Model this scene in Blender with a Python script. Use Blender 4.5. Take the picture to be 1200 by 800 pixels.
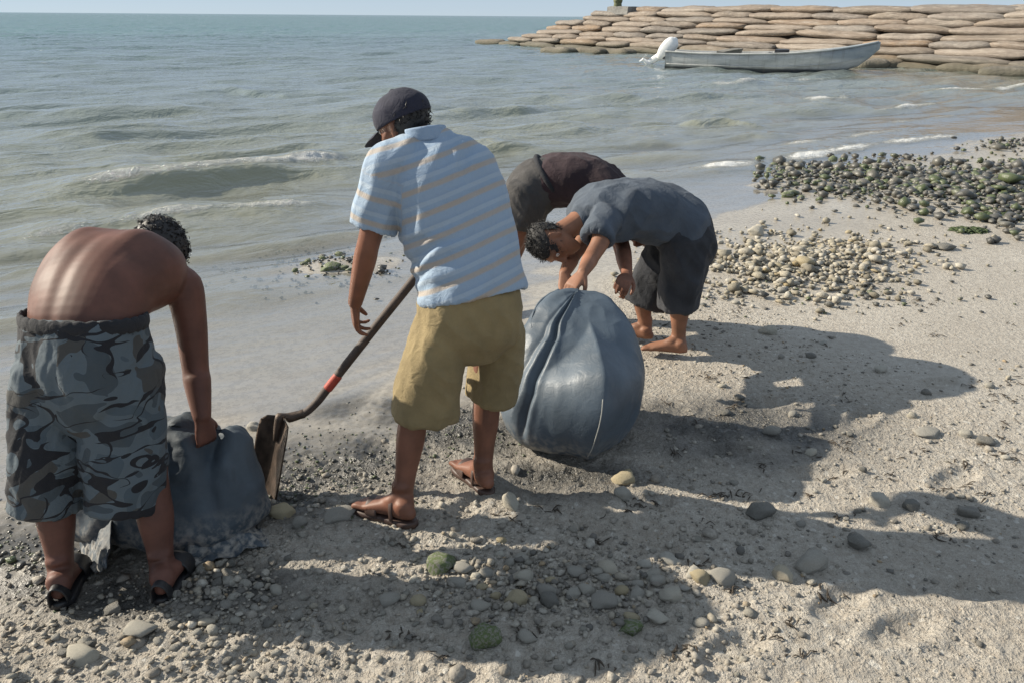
import bpy, math, random
import numpy as np
from mathutils import Vector, Matrix

# ------------------------------------------------------------------ scene, camera, light
for o in list(bpy.data.objects): bpy.data.objects.remove(o)
SC = bpy.context.scene
COL = SC.collection
R = math.radians
random.seed(7); RNG = np.random.default_rng(7)

F_PX, CAM_H, K = 906.0, 1.75, 1.75/1.6        # focal length in photo pixels, eye height, metres per measuring unit
PITCH, ROLL = math.atan(381/F_PX), R(0.43)
cam_d = bpy.data.cameras.new('camera'); cam = bpy.data.objects.new('camera', cam_d); COL.objects.link(cam)
cam_d.sensor_width = 36; cam_d.sensor_fit = 'HORIZONTAL'; cam_d.lens = 36*F_PX/1200
cam_d.clip_end = 9000; cam_d.clip_start = 0.05
cam.matrix_world = Matrix.Translation((0, 0, CAM_H)) @ Matrix.Rotation(math.pi/2-PITCH, 4, 'X') @ Matrix.Rotation(ROLL, 4, 'Z')
SC.camera = cam

SUN_EL, SUN_AZ = R(29.5), R(15)                  # light travels to +X and a little towards the camera
sun_dir = Vector((math.cos(SUN_EL)*math.cos(SUN_AZ), -math.cos(SUN_EL)*math.sin(SUN_AZ), -math.sin(SUN_EL)))
sd = bpy.data.lights.new('sun', 'SUN'); sun = bpy.data.objects.new('sun', sd); COL.objects.link(sun)
sd.energy = 5.0; sd.angle = R(0.55); sd.color = (1.0, 0.91, 0.76)
sun.rotation_euler = sun_dir.to_track_quat('-Z', 'Y').to_euler(); sun.location = (-20, 6, 15)
W = bpy.data.worlds.new('World'); SC.world = W; W.use_nodes = True
wn = W.node_tree.nodes; wl = W.node_tree.links
sky = wn.new('ShaderNodeTexSky'); sky.sky_type = 'NISHITA'; sky.sun_disc = False
sky.sun_elevation = SUN_EL
sky.sun_rotation = math.atan2(-sun_dir.x, -sun_dir.y)
sky.air_density = 0.5; sky.dust_density = 0.0; sky.ozone_density = 3.0
hz_mix = wn.new('ShaderNodeMix'); hz_mix.data_type = 'RGBA'          # an even milky veil over the whole sky
hz_mix.inputs[0].default_value = 0.85; hz_mix.inputs[7].default_value = (2.80, 3.32, 3.90, 1)
wl.new(sky.outputs[0], hz_mix.inputs[6]); wl.new(hz_mix.outputs[2], wn['Background'].inputs[0]); wn['Background'].inputs[1].default_value = 0.10
SC.view_settings.view_transform = 'Standard'; SC.view_settings.look = 'None'
SC.view_settings.gamma = 1.0; SC.view_settings.exposure = 0.72

# ------------------------------------------------------------------ measuring helpers
def _ray(px, py):
    x, y = px-600, 400-py
    c, s = math.cos(ROLL), math.sin(ROLL)
    x, y = c*x-s*y, s*x+c*y
    return np.array([x, F_PX*math.cos(PITCH)+y*math.sin(PITCH), -F_PX*math.sin(PITCH)+y*math.cos(PITCH)])/F_PX
def gnd(px, py, z=0.0):
    d = _ray(px, py); return np.array([0, 0, CAM_H])+d*((z-CAM_H)/d[2])
def P(px, py, Y):                               # measured direction at a chosen distance (units of K metres)
    d = _ray(px, py); return np.array([0, 0, CAM_H])+d*(Y*K/d[1])
V = lambda *a: np.array(a, float)
def nrm(v):
    v = np.asarray(v, float); return v/max(1e-9, np.linalg.norm(v))

# ------------------------------------------------------------------ noise
_perm = RNG.permutation(256); _perm = np.concatenate([_perm, _perm, _perm])
_grad = RNG.normal(size=(256, 3)); _grad /= np.linalg.norm(_grad, axis=1)[:, None]
def pn(p):
    p = np.asarray(p, float); i = np.floor(p).astype(int); f = p-i; i &= 255
    u = f*f*f*(f*(f*6-15)+10); out = 0
    for dx in (0, 1):
        for dy in (0, 1):
            for dz in (0, 1):
                h = _perm[_perm[_perm[i[..., 0]+dx]+i[..., 1]+dy]+i[..., 2]+dz]
                g = _grad[h % 256]
                d = g[..., 0]*(f[..., 0]-dx)+g[..., 1]*(f[..., 1]-dy)+g[..., 2]*(f[..., 2]-dz)
                w = (u[..., 0] if dx else 1-u[..., 0])*(u[..., 1] if dy else 1-u[..., 1])*(u[..., 2] if dz else 1-u[..., 2])
                out = out+w*d
    return out*1.6
def pn2(x, y, z=0.0): return pn(np.stack([x, y, np.full_like(x, z)], -1))
def sstep(a, b, x):
    t = np.clip((x-a)/(b-a), 0, 1); return t*t*(3-2*t)

# ------------------------------------------------------------------ mesh helpers
def mesh_from(name, v, f, smooth=True):
    me = bpy.data.meshes.new(name)
    v = np.asarray(v, np.float32)
    if isinstance(f, np.ndarray):
        n, k = f.shape
        me.vertices.add(len(v)); me.vertices.foreach_set('co', v.ravel())
        me.loops.add(n*k); me.loops.foreach_set('vertex_index', f.astype(np.int32).ravel())
        me.polygons.add(n); me.polygons.foreach_set('loop_start', np.arange(0, n*k, k, dtype=np.int32))
        me.update(calc_edges=True); me.validate()
    else:
        me.from_pydata([tuple(map(float, p)) for p in v], [], [tuple(map(int, q)) for q in f]); me.update()
    if smooth: me.polygons.foreach_set('use_smooth', np.ones(len(me.polygons), bool))
    return me
def link(name, me, mat=None, parent=None, loc=None):
    o = bpy.data.objects.new(name, me); COL.objects.link(o)
    if mat is not None and me is not None:
        if not me.materials: me.materials.append(mat)
    if parent is not None: o.parent = parent
    if loc is not None: o.location = tuple(loc)
    return o
def tag(o, label=None, cat=None, group=None, kind=None):
    if label: o['label'] = label
    if cat: o['category'] = cat
    if group: o['group'] = group
    if kind: o['kind'] = kind
    return o
def thing(name, label, cat, loc=(0, 0, 0), group=None):
    o = bpy.data.objects.new(name, None); COL.objects.link(o); o.location = tuple(loc); o.empty_display_size = .1
    return tag(o, label, cat, group)
def join(parts):
    vs, fs, k = [], [], 0
    for v, f in parts:
        vs.append(np.asarray(v, float)); fs += [tuple(i+k for i in q) for q in f]; k += len(v)
    return np.concatenate(vs), fs
def catmull(a, sub):
    a = np.asarray(a, float); n = len(a); out = []
    for i in range(n-1):
        p0, p1, p2, p3 = a[max(i-1, 0)], a[i], a[i+1], a[min(i+2, n-1)]
        for j in range(sub):
            t = j/sub
            out.append(.5*((2*p1)+(-p0+p2)*t+(2*p0-5*p1+4*p2-p3)*t*t+(-p0+3*p1-3*p2+p3)*t**3))
    out.append(a[-1]); return np.array(out)
def loft(c, u, v, n=24, sub=4, power=2.0, cap=True, round_cap=(True, True)):
    """closed surface through rings: centres c, half-axis vectors u and v"""
    c, u, v = (catmull(x, sub) for x in (c, u, v)) if sub > 1 else (np.array(x, float) for x in (c, u, v))
    def extra(c, u, v, at_end):
        i, j = (-1, -2) if at_end else (0, 1)
        t = nrm(c[i]-c[j]); r = min(np.linalg.norm(u[i]), np.linalg.norm(v[i]))*.55
        cs, us, vs = [], [], []
        for a in (35, 65, 85):
            cs.append(c[i]+t*r*math.sin(R(a))); us.append(u[i]*math.cos(R(a))); vs.append(v[i]*math.cos(R(a)))
        return cs, us, vs
    if round_cap[1]:
        a, b, d = extra(c, u, v, True); c = np.vstack([c, a]); u = np.vstack([u, b]); v = np.vstack([v, d])
    if round_cap[0]:
        a, b, d = extra(c, u, v, False); c = np.vstack([a[::-1], c]); u = np.vstack([b[::-1], u]); v = np.vstack([d[::-1], v])
    th = np.linspace(0, 2*math.pi, n, endpoint=False)
    ct, st = np.cos(th), np.sin(th); e = 2.0/power
    ct = np.sign(ct)*np.abs(ct)**e; st = np.sign(st)*np.abs(st)**e
    m = len(c)
    vs = (c[:, None]+u[:, None]*ct[None, :, None]+v[:, None]*st[None, :, None]).reshape(-1, 3)
    fs = []
    for i in range(m-1):
        for j in range(n):
            k = (j+1) % n; fs.append((i*n+j, i*n+k, (i+1)*n+k, (i+1)*n+j))
    if cap:
        fs.append(tuple(range(n-1, -1, -1))); fs.append(tuple(range((m-1)*n, m*n)))
    return vs, fs
def frames(c, ref):
    c = np.asarray(c, float); ts = np.gradient(c, axis=0); us, vs = [], []
    for t in ts:
        t = nrm(t); u = nrm(np.asarray(ref, float)-t*np.dot(ref, t)); us.append(u); vs.append(nrm(np.cross(t, u)))
    return np.array(us), np.array(vs)
def tube(c, r, ref=None, n=14, sub=4, flat=1.0, cup=None):
    """limb: r = radii (or pairs width, depth); flat scales the second axis"""
    c = np.asarray(c, float)
    if ref is None:
        t = nrm(c[-1]-c[0]); ref = V(1, 0, 0) if abs(t[0]) < .8 else V(0, 1, 0)
    us, vs = frames(c, ref)
    r = np.asarray(r, float)
    if r.ndim == 1: r = np.stack([r, r*flat], 1)
    u, v = us*r[:, :1], vs*r[:, 1:]
    if cup:                                      # hollow hem: turn in and run back up inside
        t = nrm(c[-1]-c[-2]); back, thick = cup
        k1 = 1-thick/np.linalg.norm(u[-1]); k2 = 1-thick/np.linalg.norm(v[-1])
        c2 = catmull(c, sub); u2 = catmull(u, sub); v2 = catmull(v, sub)
        cc = np.vstack([c2, [c[-1], c[-1]-t*back]]); uu = np.vstack([u2, [u[-1]*k1, u[-1]*k1*.97]]); vv = np.vstack([v2, [v[-1]*k2, v[-1]*k2*.97]])
        return loft(cc, uu, vv, n, 1, round_cap=(True, False))
    return loft(c, u, v, n, sub)
def body_loft(rows, lat, n=32, power=2.3, cup=None, rc=(True, True)):
    """rows: (centre, half width, half depth); lat: sideways direction (one, or one for each row)"""
    c = np.array([r[0] for r in rows], float); ts = np.gradient(c, axis=0); us, vs = [], []
    for i, t in enumerate(ts):
        t = nrm(t); l = np.asarray(lat[i] if isinstance(lat, list) else lat, float)
        u = nrm(l-t*np.dot(l, t)); us.append(u*rows[i][1]); vs.append(nrm(np.cross(t, u))*rows[i][2])
    us, vs = np.array(us), np.array(vs)
    if cup:
        back, thick = cup; t = nrm(c[-1]-c[-2])
        c, us, vs = catmull(c, 5), catmull(us, 5), catmull(vs, 5)
        k1, k2 = 1-thick/np.linalg.norm(us[-1]), 1-thick/np.linalg.norm(vs[-1])
        c = np.vstack([c, [c[-1], c[-1]-t*back]]); us = np.vstack([us, [us[-1]*k1, us[-1]*k1*.97]]); vs = np.vstack([vs, [vs[-1]*k2, vs[-1]*k2*.97]])
        return loft(c, us, vs, n, 1, power, round_cap=(rc[0], False))
    return loft(c, us, vs, n, 5, power, round_cap=rc)
def remesh(parts, voxel, smooth=4, factor=.5):
    v, f = join(parts); me = mesh_from('tmp', v, f)
    o = bpy.data.objects.new('tmp', me); COL.objects.link(o)
    m = o.modifiers.new('r', 'REMESH'); m.mode = 'VOXEL'; m.voxel_size = voxel; m.adaptivity = 0
    if smooth:
        s = o.modifiers.new('s', 'SMOOTH'); s.iterations = smooth; s.factor = factor
    dg = bpy.context.evaluated_depsgraph_get(); dg.update()
    out = bpy.data.meshes.new_from_object(o.evaluated_get(dg))
    bpy.data.objects.remove(o); bpy.data.meshes.remove(me)
    out.materials.clear()
    out.polygons.foreach_set('use_smooth', np.ones(len(out.polygons), bool))
    return out
def get_co(me):
    a = np.empty(len(me.vertices)*3, np.float32); me.vertices.foreach_get('co', a); return a.reshape(-1, 3).astype(float)
def get_no(me):
    a = np.empty(len(me.vertices)*3, np.float32); me.vertices.foreach_get('normal', a); return a.reshape(-1, 3).astype(float)
def set_co(me, co):
    me.vertices.foreach_set('co', np.asarray(co, np.float32).ravel()); me.update()
def attr(me, name, val):
    a = me.attributes.new(name, 'FLOAT', 'POINT'); a.data.foreach_set('value', np.asarray(val, np.float32).ravel())
def shift(me, org):
    set_co(me, get_co(me)-np.asarray(org)); return me

# ------------------------------------------------------------------ materials
class NT:
    def __init__(s, name):
        s.m = bpy.data.materials.new(name); s.m.use_nodes = True
        s.t = s.m.node_tree; s.n = s.t.nodes; s.b = s.n['Principled BSDF']
    def new(s, typ, **kw):
        n = s.n.new(typ)
        for k, v in kw.items(): setattr(n, k, v)
        return n
    def set(s, sock, v):
        if hasattr(v, 'is_linked') or isinstance(v, bpy.types.NodeSocket): s.t.links.new(v, sock)
        elif isinstance(v, (tuple, list)) and len(v) == 3 and sock.type == 'RGBA': sock.default_value = (*v, 1)
        else: sock.default_value = v
    def coord(s, scale=(1, 1, 1), kind='Object', rot=(0, 0, 0)):
        t = s.new('ShaderNodeTexCoord'); m = s.new('ShaderNodeMapping')
        s.t.links.new(t.outputs[kind], m.inputs[0]); m.inputs['Scale'].default_value = scale; m.inputs['Rotation'].default_value = rot
        return m.outputs[0]
    def noise(s, vec, scale=5, detail=4, rough=.55, dist=0, out=0):
        n = s.new('ShaderNodeTexNoise'); s.t.links.new(vec, n.inputs['Vector'])
        n.inputs['Scale'].default_value = scale; n.inputs['Detail'].default_value = detail
        n.inputs['Roughness'].default_value = rough; n.inputs['Distortion'].default_value = dist
        return n.outputs[out]
    def voro(s, vec, scale=5, feature='F1', out='Distance', rnd=1):
        n = s.new('ShaderNodeTexVoronoi', feature=feature); s.t.links.new(vec, n.inputs['Vector'])
        n.inputs['Scale'].default_value = scale; n.inputs['Randomness'].default_value = rnd
        return n.outputs[out]
    def ramp(s, fac, stops, const=False):
        n = s.new('ShaderNodeValToRGB'); s.set(n.inputs[0], fac); e = n.color_ramp.elements
        if const: n.color_ramp.interpolation = 'CONSTANT'
        while len(e) < len(stops): e.new(.5)
        for q, (p, c) in zip(e, stops):
            q.position = p; q.color = (c, c, c, 1) if not isinstance(c, (tuple, list)) else (*c, 1)
        return n.outputs[0]
    def mix(s, fac, a, b, mode='MIX'):
        n = s.new('ShaderNodeMix', data_type='RGBA', blend_type=mode)
        s.set(n.inputs[0], fac); s.set(n.inputs[6], a); s.set(n.inputs[7], b); return n.outputs[2]
    def math(s, op, a, b=0.0, clamp=False):
        n = s.new('ShaderNodeMath', operation=op, use_clamp=clamp); s.set(n.inputs[0], a); s.set(n.inputs[1], b); return n.outputs[0]
    def att(s, name, out='Fac'):
        n = s.new('ShaderNodeAttribute', attribute_name=name); return n.outputs[out]
    def bump(s, h, strength=.3, dist=.01, normal=None):
        n = s.new('ShaderNodeBump'); s.set(n.inputs['Height'], h); s.set(n.inputs['Strength'], strength); n.inputs['Distance'].default_value = dist
        if normal is not None: s.t.links.new(normal, n.inputs['Normal'])
        return n.outputs[0]
    def out(s, color=None, rough=None, normal=None, **kw):
        if color is not None: s.set(s.b.inputs['Base Color'], color)
        if rough is not None: s.set(s.b.inputs['Roughness'], rough)
        if normal is not None: s.t.links.new(normal, s.b.inputs['Normal'])
        for k, v in kw.items(): s.set(s.b.inputs[k.replace('_', ' ')], v)
        return s.m
def mat_skin(name, col, rough=.42):
    m = NT(name); c = m.coord()
    a = m.noise(c, 9, 4); b = m.noise(c, 60, 3)
    dark = tuple(x*.72 for x in col); paler = (col[0]*1.2, col[1]*1.15, col[2]*1.12)
    k = m.mix(m.ramp(a, [(.35, 0), (.7, 1)]), dark, paler)  # random mottling between darker and paler skin
    k = m.mix(m.ramp(b, [(.55, 0), (.8, .25)]), k, tuple(x*.6 for x in col))
    return m.out(k, rough+.03, m.bump(m.noise(c, 260, 3), .14, .002), Subsurface_Weight=.0, Specular_IOR_Level=.26)
def mat_cloth(name, col, rough=.9, weave=700, var=.25):
    m = NT(name); c = m.coord(); a = m.noise(c, 7, 5); b = m.noise(c, weave, 2)
    k = m.mix(m.ramp(a, [(.3, 0), (.75, 1)]), tuple(x*(1-var) for x in col), tuple(x*(1+var) for x in col))
    h = m.math('ADD', m.math('MULTIPLY', m.noise(c, 26, 4, .6, 1.2), 1.0), m.math('MULTIPLY', b, .15))
    return m.out(k, rough, m.bump(h, .5, .012), Sheen_Weight=.02)
def mat_plain(name, col, rough=.6, var=.2, scale=20, metal=0.0, bump=.2):
    m = NT(name); c = m.coord(); a = m.noise(c, scale, 5)
    k = m.mix(m.ramp(a, [(.3, 0), (.75, 1)]), tuple(x*(1-var) for x in col), tuple(x*(1+var) for x in col))
    return m.out(k, m.ramp(a, [(.2, max(.02, rough-.1)), (.8, min(1, rough+.1))]), m.bump(m.noise(c, scale*6, 4), bump, .004), Metallic=metal)

M = {}
M['skin_a'] = mat_skin('skin_dark_brown', (.125, .057, .042), .54)
M['skin_b'] = mat_skin('skin_brown', (.185, .085, .055), .48)
M['skin_c'] = mat_skin('skin_tan', (.25, .125, .078), .52)
M['hair_black'] = mat_plain('hair_black', (.012, .010, .010), .5, .4, 90)
M['hair_grey'] = mat_plain('hair_greying', (.018, .017, .017), .75, .6, 120)
M['khaki'] = mat_cloth('khaki_cotton', (.215, .165, .082))
M['navy'] = mat_cloth('navy_cap_cloth', (.017, .018, .034), var=.3)
M['greyblue'] = mat_cloth('grey_blue_jersey', (.062, .078, .102))
M['maroon'] = mat_cloth('dark_maroon_jersey', (.028, .014, .018))
M['grey_cloth'] = mat_cloth('grey_shorts_cloth', (.052, .049, .048))
M['black_cloth'] = mat_cloth('black_elastic', (.015, .016, .02))
M['sandal_brown'] = mat_plain('sandal_brown_leather', (.060, .034, .026), .55)
M['sandal_black'] = mat_plain('sandal_black_rubber', (.014, .014, .016), .5)
M['eye'] = mat_plain('eye_white', (.55, .52, .48), .25, .05)
M['nail'] = mat_plain('finger_nail', (.36, .21, .16), .35, .05)

def camo():
    m = NT('grey_camouflage_cloth'); c = m.coord((1, 1, 1.25)); c2 = m.coord((.9, .9, 1.9), rot=(.25, .1, 0))
    a = m.noise(c, 6.5, 1.5, .4, .8); b = m.noise(c, 8, 1.5, .4, .5)
    k = m.ramp(a, [(0, (.045, .060, .072)), (.42, (.082, .106, .124)), (.56, (.056, .078, .096))], True)
    k = m.mix(m.ramp(b, [(0, 0), (.60, 1)], True), k, (.050, .050, .048))
    blk = None
    for sc, rot, w0 in ((4.6, (.25, .1, 0), .040), (5.8, (-.9, .5, .3), .030)):
        d = m.noise(m.coord((.9, .9, 1.7), rot=rot), sc, 1.5, .45, .9)
        ln = m.math('ABSOLUTE', m.math('SUBTRACT', d, .5))
        g = m.noise(m.coord((1, 1, 1), rot=(.3*sc, .2, .1*sc)), 6.5, 1)
        l = m.math('LESS_THAN', ln, m.math('MULTIPLY', m.ramp(g, [(.44, 0), (.62, 1)]), w0))
        blk = l if blk is None else m.math('MAXIMUM', blk, l)
    k = m.mix(blk, k, (.008, .009, .013))
    h = m.math('ADD', m.noise(m.coord(), 24, 4, .6, 1.2), m.math('MULTIPLY', m.noise(m.coord(), 600, 2), .15))
    return m.out(k, .88, m.bump(h, .35, .012), Sheen_Weight=.02)
M['camo'] = camo()
def polo():
    m = NT('striped_polo_cloth'); s = m.att('stripe'); c = m.coord()
    wob = m.math('MULTIPLY', m.math('SUBTRACT', m.noise(c, 14, 2), .5), .05)
    f = m.math('FRACT', m.math('ADD', s, wob))
    base = m.ramp(f, [(0, (.27, .35, .45)), (.12, (.21, .30, .41)), (.36, (.24, .32, .42)), (.40, (.30, .37, .45)), (.54, (.30, .37, .45)), (.58, (.22, .30, .41)), (.74, (.25, .33, .43))])
    st = m.ramp(f, [(.0, .9), (.14, .9), (.22, 0), (.92, 0), (1, .9)])
    k = m.mix(st, base, (.36, .30, .24))
    k = m.mix(m.ramp(m.noise(c, 10, 4), [(.3, 0), (.8, .25)]), k, (.33, .40, .48))
    h = m.math('ADD', m.noise(c, 22, 4, .6, 1.4), m.math('MULTIPLY', m.noise(c, 700, 2), .12))
    return m.out(k, .85, m.bump(h, .5, .012), Sheen_Weight=.05)
M['polo'] = polo()
def sack(name, col, dull=.0):
    m = NT(name); c = m.coord()
    a = m.noise(c, 5, 5); g = m.noise(c, 38, 4)
    k = m.mix(m.ramp(a, [(.3, 0), (.7, 1)]), tuple(x*.75 for x in col), tuple(x*1.25 for x in col))
    # dried sand dusted on low down
    geo = m.new('ShaderNodeSeparateXYZ'); m.t.links.new(c, geo.inputs[0])
    low = m.math('MULTIPLY', m.ramp(geo.outputs[2], [(.02, .9), (.16, 0)]), m.ramp(g, [(.42, 0), (.62, 1)]))
    k = m.mix(low, k, (.28, .26, .23))
    wv = m.new('ShaderNodeTexWave', wave_type='BANDS', bands_direction='Z'); m.t.links.new(c, wv.inputs[0]); wv.inputs['Scale'].default_value = 120
    h = m.math('ADD', m.noise(c, 16, 5, .6, 1.8), m.math('MULTIPLY', wv.outputs['Fac'], .03))
    h = m.math('ADD', h, m.math('MULTIPLY', m.noise(c, 300, 2), .06))
    return m.out(k, m.ramp(g, [(.3, .44+dull), (.7, .56+dull)]), m.bump(h, .22, .012), Specular_IOR_Level=.5)
M['sack'] = sack('blue_grey_woven_plastic', (.066, .088, .113))
M['sack2'] = sack('dark_matte_woven_plastic', (.046, .061, .076), .18)  # darker, duller plastic for the slumped sack
M['seam'] = mat_plain('pale_seam_thread', (.33, .33, .31), .8)
M['wood'] = mat_plain('worn_wooden_shaft', (.060, .042, .034), .7, .4, 30)
M['steel'] = mat_plain('rusty_shovel_steel', (.075, .052, .038), .55, .5, 25, .35, .5)
M['tape'] = mat_plain('red_tape', (.34, .045, .025), .6, .3)

def stone_mat(name, stops, rough=.8, moss=None):
    m = NT(name); c = m.coord(); oi = m.new('ShaderNodeObjectInfo')
    n = m.new('ShaderNodeMapping'); m.t.links.new(c, n.inputs[0])
    cmb = m.new('ShaderNodeCombineXYZ'); [m.t.links.new(m.math('MULTIPLY', oi.outputs['Random'], 30+9*i), cmb.inputs[i]) for i in range(3)]
    m.t.links.new(cmb.outputs[0], n.inputs['Location']); vec = n.outputs[0]
    base = m.ramp(oi.outputs['Random'], stops)
    k = m.mix(m.ramp(m.noise(vec, 28, 5, .65), [(.3, 0), (.7, .8)]), base, m.mix(.5, base, (.13, .12, .10)))
    k = m.mix(m.ramp(m.noise(vec, 90, 4), [(.5, 0), (.7, .5)]), k, (.42, .40, .35))
    if moss: k = m.mix(m.ramp(m.noise(vec, 14, 5), [(.4, 0), (.55, .9)]), k, moss)
    return m.out(k, rough, m.bump(m.noise(vec, 70, 5, .7), .7, .008))
M['stone_pale'] = stone_mat('pale_limestone', [(0, (.42, .385, .31)), (.4, (.50, .465, .39)), (.7, (.41, .39, .345)), (1, (.48, .42, .31))])
M['stone_grey'] = stone_mat('grey_stone', [(0, (.25, .235, .205)), (.5, (.32, .30, .26)), (1, (.38, .355, .30))])
M['stone_dark'] = stone_mat('dark_wet_stone', [(0, (.075, .074, .066)), (.5, (.12, .115, .10)), (1, (.17, .155, .13))], .5)
M['stone_yellow'] = stone_mat('ochre_stone', [(0, (.36, .29, .16)), (1, (.42, .35, .22))])
M['stone_moss'] = stone_mat('mossy_stone', [(0, (.17, .17, .14)), (1, (.24, .23, .18))], .75, (.085, .125, .03))
M['algae'] = mat_plain('green_algae', (.042, .062, .018), .7, .5, 40, 0, .8)
M['weed'] = mat_plain('brown_seaweed', (.045, .032, .020), .7, .5, 40, 0, .8)

# ------------------------------------------------------------------ terrain: sand and sea
TS, SS = V(.839, .545), V(-.545, .839)
def shore(t): return np.interp(t, [-60, -3, -.4, .6, 1.6, 2.6, 3.6, 4.6, 6.2, 8.0, 10.0, 13.5, 30, 60], [2.6, 3.0, 3.12, 3.25, 3.45, 4.0, 4.6, 4.75, 4.7, 5.0, 5.9, 6.6, 5.5, 3.0])
def ts_(x, y): return x*TS[0]+y*TS[1], x*SS[0]+y*SS[1]
ZW = -0.05
MUD_SHADE = [(gnd(400, 535), .62, .34), (gnd(330, 575), .33, .25), (gnd(30, 640), .40, .35), (gnd(560, 500), .45, .30), (gnd(860, 500), .65, .34), (gnd(650, 560), .45, .16), (gnd(200, 690), .5, .16), (gnd(450, 470), .4, .2)]  # wet mud; patches under the people also paint shade into the sand
BANKS = [(gnd(935, 305), 1.15, .42, .06, .25), (gnd(1140, 222), 2.3, .60, .09, .5), (gnd(1000, 203), 1.5, .35, .055, .4), (gnd(385, 304), .5, .28, .060, .3)]   # centre, half length, half width, height, heading
def bank_h(x, y):
    h = 0
    for c, a, b, z, r in BANKS:
        dx, dy = x-c[0], y-c[1]; cr, sr = math.cos(r), math.sin(r)
        h = h+z*np.exp(-(((dx*cr+dy*sr)/a)**2+((-dx*sr+dy*cr)/b)**2))
    return h
def mud_shade_m(x, y):
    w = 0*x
    for c, rx, ry in MUD_SHADE: w = np.maximum(w, np.exp(-(((x-c[0])/rx)**2+((y-c[1])/ry)**2)**1.3))
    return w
FOOT = [(*gnd(px, py)[:2], r) for px, py, r in ((900, 470, .3), (985, 705, .6), (1060, 738, .4), (770, 628, 1.9), (850, 528, .2), (1120, 560, .5), (690, 625, 2.0), (650, 772, .3), (960, 555, .1), (430, 712, 1.2), (300, 765, .8), (860, 760, .5), (1150, 690, .2), (540, 600, 1.0), (760, 590, .4), (1010, 490, .8), (1100, 450, .4), (930, 430, .2))]
def sand_z(x, y, fine=True):
    x = np.asarray(x, float); y = np.asarray(y, float)
    t, s = ts_(x, y); q = s-shore(t)+.18*pn2(t*.9, s*.3, 3.1)
    z = np.where(q < 0, ZW*sstep(-np.interp(t, [1, 4], [1.1, 2.9]), 0, q), ZW-np.where(q < 2, .016*q, .032+.045*(q-2)))
    z = np.maximum(z, -1.2)
    z = z+bank_h(x, y)
    rough = (1-.95*sstep(-.75, -.2, q)*(1-sstep(3.2, 4.2, t)))*(1-.62*sstep(1.4, 2.6, t))-.30*sstep(3.2, 4.2, t)*sstep(-4.2, -3.0, q)
    z = z+.010*pn2(x*1.3, y*1.3, 1.7)*np.clip(rough, .2, 1)
    if fine:
        md = mud_shade_m(x, y)
        a = pn2(x*6, y*6, 5.5); b = pn2(x*17, y*17, 9.2); c = pn2(x*46, y*46, 2.2); e = pn2(x*92, y*92, 7.7)
        rid = 1-np.abs(b)*2
        crumb = np.clip(pn2(x*31, y*31, 13.3)-.12, 0, 1)*.020+np.clip(pn2(x*58, y*58, 15.1)-.18, 0, 1)*.012
        lump = np.clip(pn2(x*11, y*11, 19.9)-.22, 0, 1)*.030
        z = z+rough*(.0095*a+.0065*b+.0040*c+.0022*e+(crumb+lump)*(.55+.9*np.clip(pn2(x*1.7, y*1.7, 33.)+.2, 0, 1)))+md*(.010*a+.012*rid*np.clip(a+.4, 0, 1)+.006*c-.004)
        for fx, fy, fr_ in FOOT:                  # old footprints
            cr_, sr_ = math.cos(fr_), math.sin(fr_); k = (np.abs(x-fx) < .3) & (np.abs(y-fy) < .3)
            if k.any():
                dx, dy = x[k]-fx, y[k]-fy; e1 = ((dx*cr_+dy*sr_)/.125)**2+((-dx*sr_+dy*cr_)/.05)**2
                z[k] += -.020*np.exp(-e1**1.6)+.009*np.exp(-((np.sqrt(e1)-1.35)/.35)**2)
        # trampled hollows
        z = z-rough*.012*np.clip(pn2(x*3.1, y*3.4, 21.3)-.25, 0, 1)
    return z
def sz(x, y): return float(sand_z(np.array([x]), np.array([y]))[0])

def axis_lines(lo, hi, core_lo, core_hi, step, growth):
    a = list(np.arange(core_lo, core_hi, step)); d = step
    while a[-1] < hi: d *= growth; a.append(a[-1]+d)
    d = step
    while a[0] > lo: d *= growth; a.insert(0, a[0]-d)
    return np.array(a)
gx = axis_lines(-60, 90, -2.6, 3.6, .0125, 1.05); gy = axis_lines(-25, 45, 1.35, 5.2, .0125, 1.012)
X, Y = np.meshgrid(gx, gy); Z = sand_z(X, Y)
def grid_mesh(name, X, Y, Z):
    h, w = X.shape; idx = np.arange(h*w).reshape(h, w)
    f = np.stack([idx[:-1, :-1], idx[:-1, 1:], idx[1:, 1:], idx[1:, :-1]], -1).reshape(-1, 4)
    return mesh_from(name, np.stack([X, Y, Z], -1).reshape(-1, 3), f)
me = grid_mesh('sand', X, Y, Z)
t_, s_ = ts_(X, Y); Q = s_-shore(t_)+.18*pn2(t_*.9, s_*.3, 3.1)
left = 1-sstep(3.2, 4.4, t_)
wet = np.clip(sstep(-.85, -.25, Q+.25*pn2(X*2.2, Y*2.2, 4.4))*left+(1-left)*(.55*sstep(-4.6, -2.8, Q)+.45*sstep(-1.2, -.2, Q)), 0, 1)
attr(me, 'wet', wet); attr(me, 'mud', np.clip(mud_shade_m(X, Y)*(1.0+.7*pn2(X*5, Y*5, 8.8)), 0, 1))  # second mask: wet mud plus the shade painted under the people
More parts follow.
